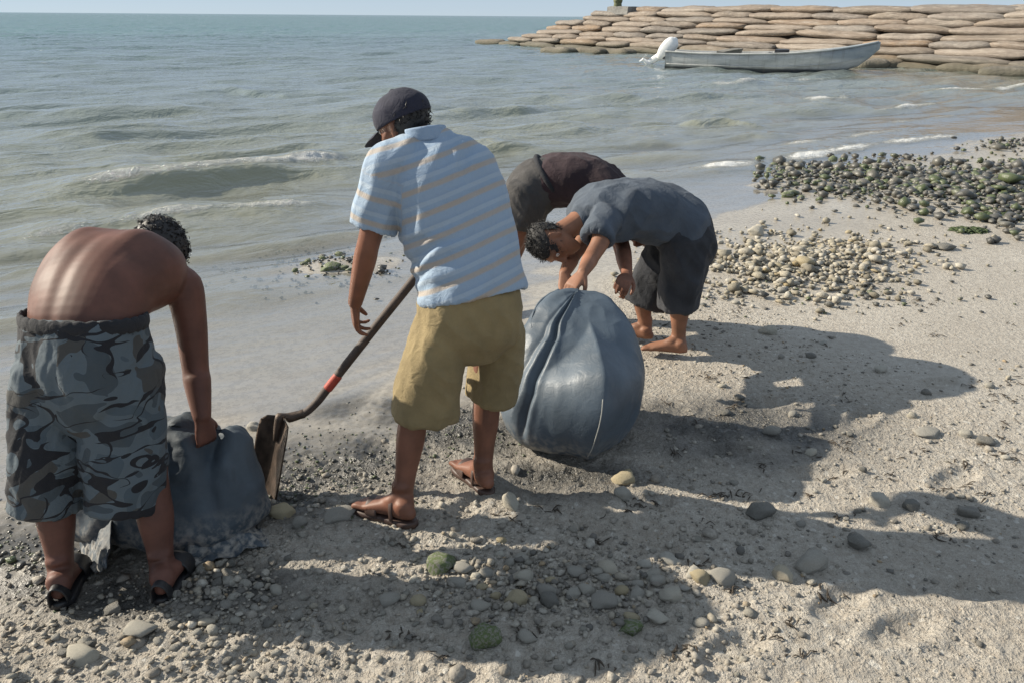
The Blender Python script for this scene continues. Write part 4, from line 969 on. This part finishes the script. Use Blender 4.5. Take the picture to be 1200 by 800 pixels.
# ------------------------------------------------------------------ moored boat
bx0, bx1, by = gnd(786, 79)[0], gnd(1006, 79)[0], gnd(900, 81)[1]+1.3; LB = (bx1-bx0)/math.cos(R(20))*.93
bt = thing('motor_boat', 'long weathered grey open boat with outboard motor tilted up beside the sandbags', 'boat', (bx0, by, ZW)); bt.rotation_euler = (0, 0, R(-20))
def mat_hull():
    m = NT('weathered_boat_paint'); c = m.coord(); sx = m.new('ShaderNodeSeparateXYZ'); m.t.links.new(c, sx.inputs[0])
    n = m.noise(m.coord((.5, 1, 2)), 3, 6, .7)
    k = m.mix(m.ramp(n, [(.35, 0), (.65, 1)]), (.30, .31, .30), (.50, .50, .485))
    bow = m.math('MULTIPLY', m.ramp(m.math('DIVIDE', sx.outputs[0], LB), [(.70, 0), (.80, 1)]), m.ramp(m.math('ADD', sx.outputs[2], m.math('MULTIPLY', n, .2)), [(.50, 0), (.62, 1)]))
    k = m.mix(m.math('MULTIPLY', bow, .6), k, (.14, .19, .24))
    k = m.mix(m.ramp(m.math('ADD', sx.outputs[2], m.math('MULTIPLY', n, .06)), [(.10, .95), (.17, 0)]), k, (.045, .05, .055))
    streak = m.noise(m.coord((6, 1, .4)), 2, 4)
    k = m.mix(m.ramp(streak, [(.55, 0), (.75, .5)]), k, (.16, .14, .12))
    return m.out(k, .55, m.bump(n, .3, .02))
M['hull'] = mat_hull(); M['white_engine'] = mat_plain('white_engine_plastic', (.74, .74, .73), .4, .06, 8); M['dark_metal'] = mat_plain('dark_engine_metal', (.06, .06, .065), .4, .3, 20, .6)
xs = np.linspace(0, 1, 25)
def hull_pt(x, k, inset=0.0):
    beam = np.interp(x, [0, .2, .5, .75, .9, 1], [.72, .86, .90, .66, .33, .03])-inset
    sheer = np.interp(x, [0, .15, .35, .6, .8, .92, 1], [.60, .56, .56, .62, .76, .92, 1.05])
    keel = np.interp(x, [0, .6, .82, .93, 1], [-.18, -.18, -.05, .25, .8])+inset
    prof = [(0, 0.0), (.55, .05), (.84, .20), (.93, .45), (.97, .72), (1.0, 1.0)]
    w, hh = prof[k]; flare = 1.0
    return (x*LB*(1.0), max(beam, .012)*w, keel+(sheer-keel)*hh)
def hull_grid(inset):
    vs = []
    for x in xs:
        x_ = x
        half = [hull_pt(x_, k, inset) for k in range(6)]
        vs += [(a, -b, c) for a, b, c in half[::-1]]+[(a, b, c) for a, b, c in half[1:]]
    return vs
vo, vi = hull_grid(0), hull_grid(.05); n = 11; fs = []
for i in range(24):
    for j in range(n-1):
        a = i*n+j; fs.append((a, a+1, a+1+n, a+n)); b = a+25*n; fs.append((b, b+n, b+1+n, b+1))
for i in range(24):
    for j in (0, n-1): a = i*n+j; fs.append((a, a+n, a+n+25*n, a+25*n) if j == 0 else (a, a+25*n, a+n+25*n, a+n))
fs.append(tuple(range(n))); fs.append(tuple(25*n+j for j in range(n-1, -1, -1)))
fs += [(0, 25*n, 25*n+n-1, n-1)]
link('hull', mesh_from('hull', np.array(vo+vi), fs), M['hull'], bt)
for s in (-1, 1):
    g = [V(*hull_pt(x, 5))*V(1, s, 1)+V(0, 0, .01) for x in np.linspace(0, .99, 14)]
    link('gunwale', mesh_from('gunwale', *tube(g, [(.045, .03)]*14, ref=V(0, 1, 0), n=8, sub=3)), M['hull'], bt)
    g = [V(*hull_pt(x, 3))*V(1, s*1.01, 1) for x in np.linspace(.01, .93, 14)]
    link('rub_rail', mesh_from('rub_rail', *tube(g, [(.025, .02)]*14, ref=V(0, 1, 0), n=8, sub=3)), M['hull'], bt)
for x in (.20, .40, .60):
    b = np.interp(x, [0, .2, .5, .75], [.70, .84, .88, .62])
    link('thwart', mesh_from('thwart', *rough_box(0, .30, b*1.9, .05, 0, 1, 0), smooth=False), M['hull'], bt, (x*LB, 0, .40))
fd = [hull_pt(x, 5) for x in (.82, .88, .94, .985)]; vs = [(a, -b*.97, c-.02) for a, b, c in fd]+[(a, b*.97, c-.02) for a, b, c in fd]
link('foredeck', mesh_from('foredeck', np.array(vs), [(i, i+1, i+5, i+4) for i in range(3)], False), M['hull'], bt)
link('fuel_tank', mesh_from('fuel_tank', *rough_box(0, .5, .35, .32, 0, 2, .03)), M['dark_metal'], bt, (LB*.56, -.1, .58))
link('coiled_net', mesh_from('coiled_net', *rough_box(0, .8, .6, .3, 0, 5, .15)), M['stone_dark'], bt, (LB*.31, .1, .52))
mo = link('outboard_motor', mesh_from('outboard_motor', *loft([V(-.34, 0, .36), V(-.20, 0, .55), V(.02, 0, .78), V(.18, 0, .95), V(.24, 0, 1.02)], [V(0, .16, 0), V(0, .20, 0), V(0, .22, 0), V(0, .19, 0), V(0, .1, 0)], [V(.10, 0, -.08), V(.17, 0, -.15), V(.21, 0, -.18), V(.17, 0, -.15), V(.08, 0, -.07)], 18, 5, 3)), M['white_engine'], bt, (.0, 0, 0))
link('drive_leg', mesh_from('drive_leg', *tube([V(-.22, 0, .50), V(-.50, 0, .30), V(-.76, 0, .16)], [(.09, .14), (.06, .13), (.05, .10)], ref=V(0, 1, 0), n=12)), M['white_engine'], mo)
link('gear_case', mesh_from('gear_case', *tube([V(-.58, 0, .04), V(-.80, 0, .16), V(-.98, 0, .30)], [.03, .085, .04], n=12)), M['white_engine'], mo)
link('bracket', mesh_from('bracket', *rough_box(0, .22, .3, .4, 0, 2, 0), smooth=False), M['dark_metal'], mo, (-.06, 0, .50))
for k in range(3):
    a = k*2.094+.4; ax = nrm(V(-.6, 0, .5)); e1 = V(0, 1, 0); e2 = np.cross(ax, e1); d = e1*math.cos(a)+e2*math.sin(a); c = V(-.98, 0, .30)
    link('propeller_blade', mesh_from('propeller_blade', *loft([c+d*.02, c+d*.10, c+d*.18, c+d*.20], [nrm(np.cross(d, ax)+ax*.5)*w for w in (.03, .07, .06, .02)], [ax*.006]*4, 10, 3)), M['white_engine'], mo)

# ------------------------------------------------------------------ stones
def stone_mesh(seed, sub=2, rough=.30):
    import bmesh
    bm = bmesh.new(); bmesh.ops.create_icosphere(bm, subdivisions=sub, radius=.5)
    v = np.array([x.co for x in bm.verts]); f = [tuple(x.index for x in q.verts) for q in bm.faces]; bm.free()
    d = pn(v*2.2+seed*5.7)*rough*1.3+pn(v*5+seed*3.3)*rough*.5
    v = v*(1+d)[:, None]*V(1, .8+.2*math.sin(seed), .62+.12*math.cos(seed*2))
    rng = np.random.default_rng(seed)
    for _ in range(14):                           # a few flat broken facets
        nn = nrm(rng.normal(size=3)); k = v@nn; lim = .23+.14*rng.random(); v = v-np.outer(np.clip(k-lim, 0, None)*.92, nn)
    if sub > 1: v = v*(1+.07*pn(v*9+seed)+.05*pn(v*19+seed))[:, None]
    return v, f
STN = {}
def stone_var(mat, i, sub=2):
    key = (mat, i, sub)
    if key not in STN:
        me = mesh_from('stone', *stone_mesh(i+1, sub)); me.materials.append(M[mat]); STN[key] = me
    return STN[key]
placed = []
rs = np.random.default_rng(21)
def stone(px, py, wpx, hpx, mat, label, group=None, sub=3, name='stone', i=None, sink=.36):
    g = gnd(px, py+hpx*.35, 0); sc = (g[1]*math.cos(PITCH)+(CAM_H)*math.sin(PITCH))/F_PX
    w = wpx*sc; h = max(.012, hpx*sc*.95); z0 = sz(g[0], g[1]); k = rs.integers(9) if i is None else i
    me = stone_var(mat, int(k), sub); o = link(name, me, None, None, (g[0], g[1]+w*.2, z0+h*(.5-sink)))
    o.scale = (w*1.05, w*rs.uniform(.75, .95), h*1.45); o.rotation_euler = (rs.uniform(-.15, .15), rs.uniform(-.15, .15), rs.uniform(-.5, .5))
    placed.append((g[0], g[1], w)); return tag(o, label, 'stone', group)
NAMED = [(597, 586, 28, 24, 'stone_pale', "pale blocky stone just right of the polo wearer's far heel"), (733, 560, 36, 22, 'stone_yellow', 'ochre yellow stone below the full sack, in front of its shadow'),
    (730, 580, 24, 20, 'stone_grey', 'grey stone touching the ochre yellow stone below the sack'), (514, 660, 48, 36, 'stone_moss', 'large mossy grey stone standing alone below the polo wearer'),
    (535, 683, 30, 20, 'stone_grey', 'rough grey stone just below the large mossy stone'), (606, 700, 34, 30, 'stone_yellow', 'yellowish stone at the edge of the shadow, foreground centre'),
    (703, 707, 38, 24, 'stone_grey', 'flat grey stone in the row at the shadow edge, right end'), (770, 723, 30, 20, 'stone_pale', 'smooth whitish stone at the right tip of the foreground shadow'),
    (846, 678, 36, 24, 'stone_grey', 'smooth grey stone right of the foreground pebble heap'), (916, 670, 28, 24, 'stone_pale', 'whitish end stone of the pair in the long leg shadow'),
    (956, 658, 52, 34, 'stone_grey', 'long grey stone behind the whitish one in the long shadow'), (1033, 584, 28, 22, 'stone_pale', 'round white stone on the sunlit sand far right'),
    (1070, 591, 30, 20, 'stone_dark', 'dark lump beside the round white stone, far right'), (1136, 598, 36, 20, 'stone_dark', 'dark flat stone at far right below open sand'),
    (740, 735, 38, 20, 'stone_moss', 'bright green mossy stone inside the foreground shadow'), (563, 750, 44, 36, 'stone_moss', 'big dark mossy stone near the bottom edge inside the shadow'),
    (160, 738, 44, 28, 'stone_grey', 'large rounded grey stone below the bare backed person'), (90, 770, 46, 22, 'stone_pale', 'long pale stone near the bottom left corner'),
    (294, 487, 22, 15, 'stone_pale', 'small white stone alone on wet sand left of the shovel'), (903, 384, 26, 17, 'stone_pale', 'white stone alone on sand beside the pointed far shadow'),
    (330, 595, 34, 26, 'stone_yellow', 'pale greenish stone at the tip of the shovel blade'), (350, 608, 26, 22, 'stone_grey', 'grey round stone right of the stone at the blade tip'),
    (300, 588, 26, 20, 'stone_pale', 'pale stone between shovel blade and slumped sack'), (398, 603, 44, 20, 'stone_grey', "flat stone in front of the polo wearer's near toes"),
    (890, 600, 38, 22, 'stone_dark', 'dark weedy stone in the middle of the long shadow'), (1006, 632, 30, 26, 'stone_dark', 'dark stone at right inside the long shadow'),
    (820, 678, 24, 20, 'stone_yellow', 'yellowish stone touching the smooth grey stone in the foreground'), (782, 655, 28, 18, 'stone_pale', 'pale stone on the lower edge of the leg shadow'),
    (788, 700, 34, 24, 'stone_pale', 'broken pale stone above the whitish stone at shadow tip'), (1090, 507, 36, 12, 'stone_grey', 'flat grey stone on sand below the farthest shadow tip'),
    (1133, 508, 22, 14, 'stone_grey', 'small grey stone right of the flat grey stone on sand'), (1156, 516, 30, 14, 'stone_dark', 'brownish dark stone near the right edge of the sand'),
    (387, 306, 28, 14, 'stone_moss', 'green algae covered stone at the water edge left of the polo'), (1108, 288, 28, 12, 'stone_dark', 'lone dark stone on smooth sand below the green algae'),
    (942, 308, 26, 22, 'stone_yellow', 'upright yellowish stone in the middle of the gravel bank'), (888, 266, 22, 16, 'stone_pale', 'pale stone on the upper left of the gravel bank'),
    (1117, 184, 14, 8, 'stone_dark', 'dark stone standing alone in shallow water, upper right'), (130, 712, 30, 18, 'stone_dark', 'dark stone below and between the black sandals'),
    (645, 705, 26, 22, 'stone_dark', 'dark stone in the row of stones at the shadow edge'), (672, 698, 26, 18, 'stone_grey', 'grey stone next to the dark one at the shadow edge')]
for k, (px, py, w, h, mt, lb) in enumerate(NAMED): stone(px, py, w, h, mt, lb, i=k % 9)
# patches: pixel outlines of where they lie, sizes, materials, label
PATCH = [(46, lambda: (rs.normal(930, 62), rs.normal(305, 20)), (7, 17), ('stone_pale', 'stone_yellow', 'stone_grey', 'stone_pale'), 'in the pale gravel bank', 'stones of the pale gravel bank'),
         (52, lambda: ((lambda x: (x, np.interp(x, [900, 1050, 1200], [198, 212, 225])+rs.normal(0, 12)))(rs.uniform(900, 1200))), (7, 17), ('stone_dark', 'stone_grey', 'stone_moss', 'stone_moss'), 'in the dark shingle strip by the water', 'stones of the dark shingle strip'),
         (40, lambda: (rs.normal(640, 95), rs.normal(690, 20)), (13, 30), ('stone_grey', 'stone_pale', 'stone_yellow', 'stone_grey'), 'along the foreground shadow edge', 'stones along the foreground shadow edge'),
         (36, lambda: (rs.normal(262, 38), rs.normal(698, 26)), (11, 24), ('stone_dark', 'stone_grey', 'stone_grey'), 'in the shadowed heap beside black sandals', 'rounded stones beside the black sandals'),
         (24, lambda: (rs.uniform(0, 330), rs.uniform(725, 800)), (8, 20), ('stone_grey', 'stone_pale', 'stone_dark'), 'in the bottom left foreground', 'stones of the bottom left foreground'),
         (34, lambda: (rs.uniform(840, 1195), rs.uniform(400, 640)), (7, 18), ('stone_dark', 'stone_grey', 'stone_pale'), 'scattered on open sand at right', 'small stones on the sunlit sand'),
         (16, lambda: (rs.normal(385, 45), rs.normal(300, 14)), (6, 14), ('stone_moss', 'stone_dark'), 'in the shallows left of the polo', 'small stones in the shallows')]
TONE = {'stone_pale': 'pale', 'stone_grey': 'mid grey', 'stone_dark': 'dark', 'stone_yellow': 'ochre', 'stone_moss': 'green tinged'}
ORD = ['first', 'second', 'third', 'fourth', 'fifth', 'sixth', 'seventh', 'eighth', 'ninth', 'tenth', 'eleventh', 'twelfth', 'thirteenth', 'fourteenth', 'fifteenth', 'sixteenth', 'seventeenth', 'eighteenth', 'nineteenth', 'twentieth']+['%dth' % i for i in range(21, 60)]
for cnt, pos, (s0, s1), mats, lb, gr in PATCH:
    n = 0; made = {}
    while n < cnt:
        px, py = pos()
        if not (2 < px < 1198 and py < 798): continue
        w = rs.uniform(s0, s1)*(1 if rs.random() > .15 else 1.4); g = gnd(px, py)
        if any(math.hypot(g[0]-a, g[1]-b) < .35*(c+w*.003) for a, b, c in placed): continue
        mt = mats[rs.integers(len(mats))]; o = stone(px, py, w, w*rs.uniform(.55, .8), mt, lb, gr, 2); n += 1
        made.setdefault(mt, []).append((px, o))
    for mt, lst in made.items():                 # tell them apart by colour and by order along the patch
        for k, (px, o) in enumerate(sorted(lst, key=lambda q: q[0])): o['label'] = '%s larger %s stone from the left %s' % (ORD[k], TONE[mt], lb)
# uncounted small pebbles and grit
def scatter(name, pts, sizes, mat, label, cat, subv=1, flat=.6, seeds=6, lift=.05):
    base = [stone_mesh(40+i, subv, .3) for i in range(seeds)]; vs, fs, k = [], [], 0
    cols = rs.random(len(pts))
    for (x, y), s in zip(pts, sizes):
        v, f = base[rs.integers(seeds)]; a = rs.uniform(0, 6.28); c, s_ = math.cos(a), math.sin(a)
        q = v*V(s*rs.uniform(.8, 1.3), s*rs.uniform(.7, 1.1), s*flat*rs.uniform(.7, 1.4)); q = q@np.array([[c, s_, 0], [-s_, c, 0], [0, 0, 1]])
        vs.append(q+V(x, y, 0)); fs.append(np.array(f)+k); k += len(v)
    nv = len(base[0][0]); vs = np.concatenate(vs); z = np.repeat(sand_z(np.array([p[0] for p in pts]), np.array([p[1] for p in pts])), nv); vs[:, 2] += z+np.repeat(np.asarray(sizes)*lift, nv)
    me = mesh_from(name, vs, np.concatenate(fs), False); attr(me, 'tone', np.repeat(cols, nv))
    return tag(link(name, me, mat), label, cat, kind='stuff')
def mat_pebble(name, stops, rough=.75):
    m = NT(name); c = m.coord(); k = m.ramp(m.att('tone'), stops); n = m.noise(c, 60, 5, .7)
    k = m.mix(m.ramp(n, [(.35, 0), (.65, .6)]), k, (.11, .10, .085)); return m.out(k, rough, m.bump(m.noise(c, 150, 4), .6, .006))
M['pebble'] = mat_pebble('mixed_pebbles', [(0, (.10, .095, .085)), (.35, (.22, .20, .17)), (.65, (.36, .32, .25)), (.85, (.46, .43, .37)), (1, (.30, .21, .11))])
M['pebble_dark'] = mat_pebble('wet_dark_pebbles', [(0, (.035, .036, .034)), (.5, (.085, .085, .075)), (.72, (.14, .135, .11)), (.8, (.07, .10, .03)), (1, (.06, .085, .025))], .35)
M['pebble_pale'] = mat_pebble('pale_pebbles', [(0, (.16, .14, .10)), (.3, (.30, .27, .20)), (.6, (.40, .36, .28)), (.85, (.48, .45, .39)), (1, (.33, .25, .12))])
def gpts(n, fn):
    out = []
    while len(out) < n:
        px, py = fn(); 
        if py < 150: continue
        g = gnd(px, py); out.append((g[0], g[1]))
    return out
def area(n, x0, x1, y0, y1, clump=1.6, thr=0.0, seed=0):
    out = []
    while len(out) < n:
        x = rs.uniform(x0, x1, 4000); y = rs.uniform(y0, y1, 4000); t, s = ts_(x, y); ok = (s-shore(t) < np.where(t > 3.6, -1.0, -.35)) & (pn2(x*clump, y*clump, 30.5+seed) > thr)
        out += list(zip(x[ok], y[ok]))
    return out[:n]
pts = area(5200, -2.4, 3.4, 1.45, 5.2, 1.6, .02); scatter('beach_grit', pts, rs.gamma(2.0, .0034, len(pts))+.004, M['pebble'], 'small pebbles and shell grit scattered over the sand', 'grit', 0, .6)
pts = area(900, -2.2, 3.2, 1.45, 4.8, 1.1, .1, 3); scatter('small_pebbles', pts, rs.gamma(2.2, .0062, len(pts))+.008, M['pebble'], 'small loose pebbles on the beach', 'pebbles', 1, .65)
pts = gpts(1500, lambda: (rs.normal(935, 75), rs.normal(307, 20))); scatter('pale_gravel', pts, rs.gamma(3, .014, len(pts))+.012, M['pebble_pale'], 'pale gravel filling the bank right of the stooping person', 'gravel', 1, .7, lift=.22)
pts = gpts(2500, lambda: ((lambda x: (x, np.interp(x, [880, 1050, 1250], [195, 214, 228])+rs.normal(0, 10+ (x-880)*.035)))(880+380*rs.beta(1.5, 1)))); scatter('dark_shingle', pts, rs.gamma(3, .024, len(pts))+.018, M['pebble_dark'], 'dark wet shingle strip along the water at upper right', 'gravel', 1, .7, lift=.22)
pts = gpts(150, lambda: (rs.normal(1200, 26), rs.normal(167, 4))); scatter('far_shingle', pts, rs.gamma(3, .022, len(pts))+.015, M['pebble_dark'], 'shingle at the water edge at the far right', 'gravel', 1, .7, lift=.22)
pts = gpts(900, lambda: (rs.normal(390, 70), rs.normal(545, 28)))+gpts(450, lambda: (rs.normal(25, 40), rs.normal(645, 30)))+gpts(500, lambda: (rs.normal(560, 60), rs.normal(500, 20))); scatter('wet_grit', pts, rs.gamma(2.2, .0050, len(pts))+.004, M['pebble_dark'], 'dark wet grit in the dug mud around the shovel', 'grit', 0, .6)
pts = gpts(240, lambda: (rs.normal(380, 55), rs.normal(302, 16)))+gpts(160, lambda: (rs.normal(980, 90), rs.normal(345, 12))); scatter('shallow_pebbles', pts, rs.gamma(2.5, .011, len(pts))+.01, M['pebble_dark'], 'dark pebbles lying in the shallow water', 'pebbles', 1, .6, lift=.22)
pts = gpts(900, lambda: (rs.normal(640, 95), rs.normal(690, 24)))+gpts(600, lambda: (rs.normal(255, 45), rs.normal(700, 30)))+gpts(380, lambda: (rs.uniform(-20, 420), rs.uniform(700, 810))); scatter('foreground_pebbles', pts, rs.gamma(2.2, .0068, len(pts))+.005, M['pebble'], 'pebbles thickly strewn along the foreground', 'pebbles', 1, .65, lift=.22)

M['rubble'] = mat_pebble('sandy_rubble', [(0, (.24, .215, .18)), (.4, (.33, .30, .255)), (.75, (.43, .395, .335)), (1, (.20, .19, .16))], .9)
pts = gpts(1300, lambda: (rs.uniform(-10, 900), rs.uniform(610, 805)))+gpts(700, lambda: (rs.normal(560, 130), rs.normal(670, 35)))+gpts(420, lambda: (rs.normal(420, 90), rs.normal(590, 25)))+gpts(350, lambda: (rs.uniform(760, 1190), rs.uniform(480, 640)))
scatter('broken_rubble', pts, rs.gamma(2.2, .0075, len(pts))+.006, M['rubble'], 'broken sandy rubble strewn over the trodden foreground', 'rubble', 1, .7)

# algae and seaweed
def weed_clump(px, py, wpx, hpx, mat, n, seed):
    g = gnd(px, py); sc = (g[1]*math.cos(PITCH)+CAM_H*math.sin(PITCH))/F_PX; w = wpx*sc/2; rng = np.random.default_rng(seed); parts = []
    for i in range(n):
        a = rng.uniform(0, 6.28); rr = w*math.sqrt(rng.random())*.8; p = V(math.cos(a)*rr, math.sin(a)*rr*.7, .0)
        d = rng.uniform(0, 6.28); l = w*rng.uniform(.25, .7); dv = V(math.cos(d), math.sin(d), 0); hh = rng.uniform(.2, 1)*hpx*sc*(1-rr/w*.6)
        zz_ = sz(g[0]+p[0], g[1]+p[1])
        pts = [p-dv*l/2+V(0, 0, zz_), p+V(0, 0, zz_+hh), p+dv*l/2+V(0, 0, zz_+.002)]
        parts.append(tube(pts, [(.004+.03*w, .002), (.006+.06*w, .003), (.003, .0015)], n=5, sub=3))
    v, f = join(parts); v = v+np.array([0, 0, 0]); return mesh_from('algae', v, f), (g[0], g[1], 0)
for px, py, w, h, mt, lb in ((1136, 268, 48, 10, 'algae', 'clump of bright green algae on the wet sand at right'), (1175, 252, 60, 10, 'algae', 'green algae draped on the shingle at the right edge'), (425, 305, 20, 6, 'algae', 'small tuft of green algae in the shallows beside the polo wearer'), (925, 197, 40, 8, 'algae', 'green weed at the left end of the dark shingle strip'), (1010, 200, 46, 8, 'algae', 'patch of green weed midway along the dark shingle strip'), (1090, 212, 50, 9, 'algae', 'green weed on the right half of the dark shingle strip')):
    me, loc = weed_clump(px, py, w, h*.5, M[mt], 120, px); tag(link('algae_clump', me, M[mt], None, loc), lb, 'algae')
wv_ = []
for k in range(420):
    px, py = (rs.uniform(740, 1195), rs.uniform(345, 640)) if k < 300 else (rs.uniform(470, 1000), rs.uniform(560, 790))
    if k % 6: px, py = last[0]+rs.normal(0, 9), last[1]+rs.normal(0, 3)
    else: last = (px, py)
    g = gnd(px, py); l = rs.uniform(.012, .05); d = rs.uniform(0, 6.28); dv = V(math.cos(d), math.sin(d), 0); sd_ = V(-dv[1], dv[0], 0)
    pts = [g-dv*l/2, g+sd_*l*rs.uniform(-.3, .3), g+dv*l/2]
    for q in pts: q[2] = sz(q[0], q[1])+.003
    pts[1][2] += rs.uniform(0, .010); wv_.append(tube(pts, [.0012, rs.uniform(.002, .0045), .001], n=5, sub=3, flat=.6))
tag(link('seaweed_scraps', mesh_from('seaweed_scraps', *join(wv_)), M['weed']), 'brown scraps of dried seaweed strewn on the sand', 'seaweed', kind='stuff')
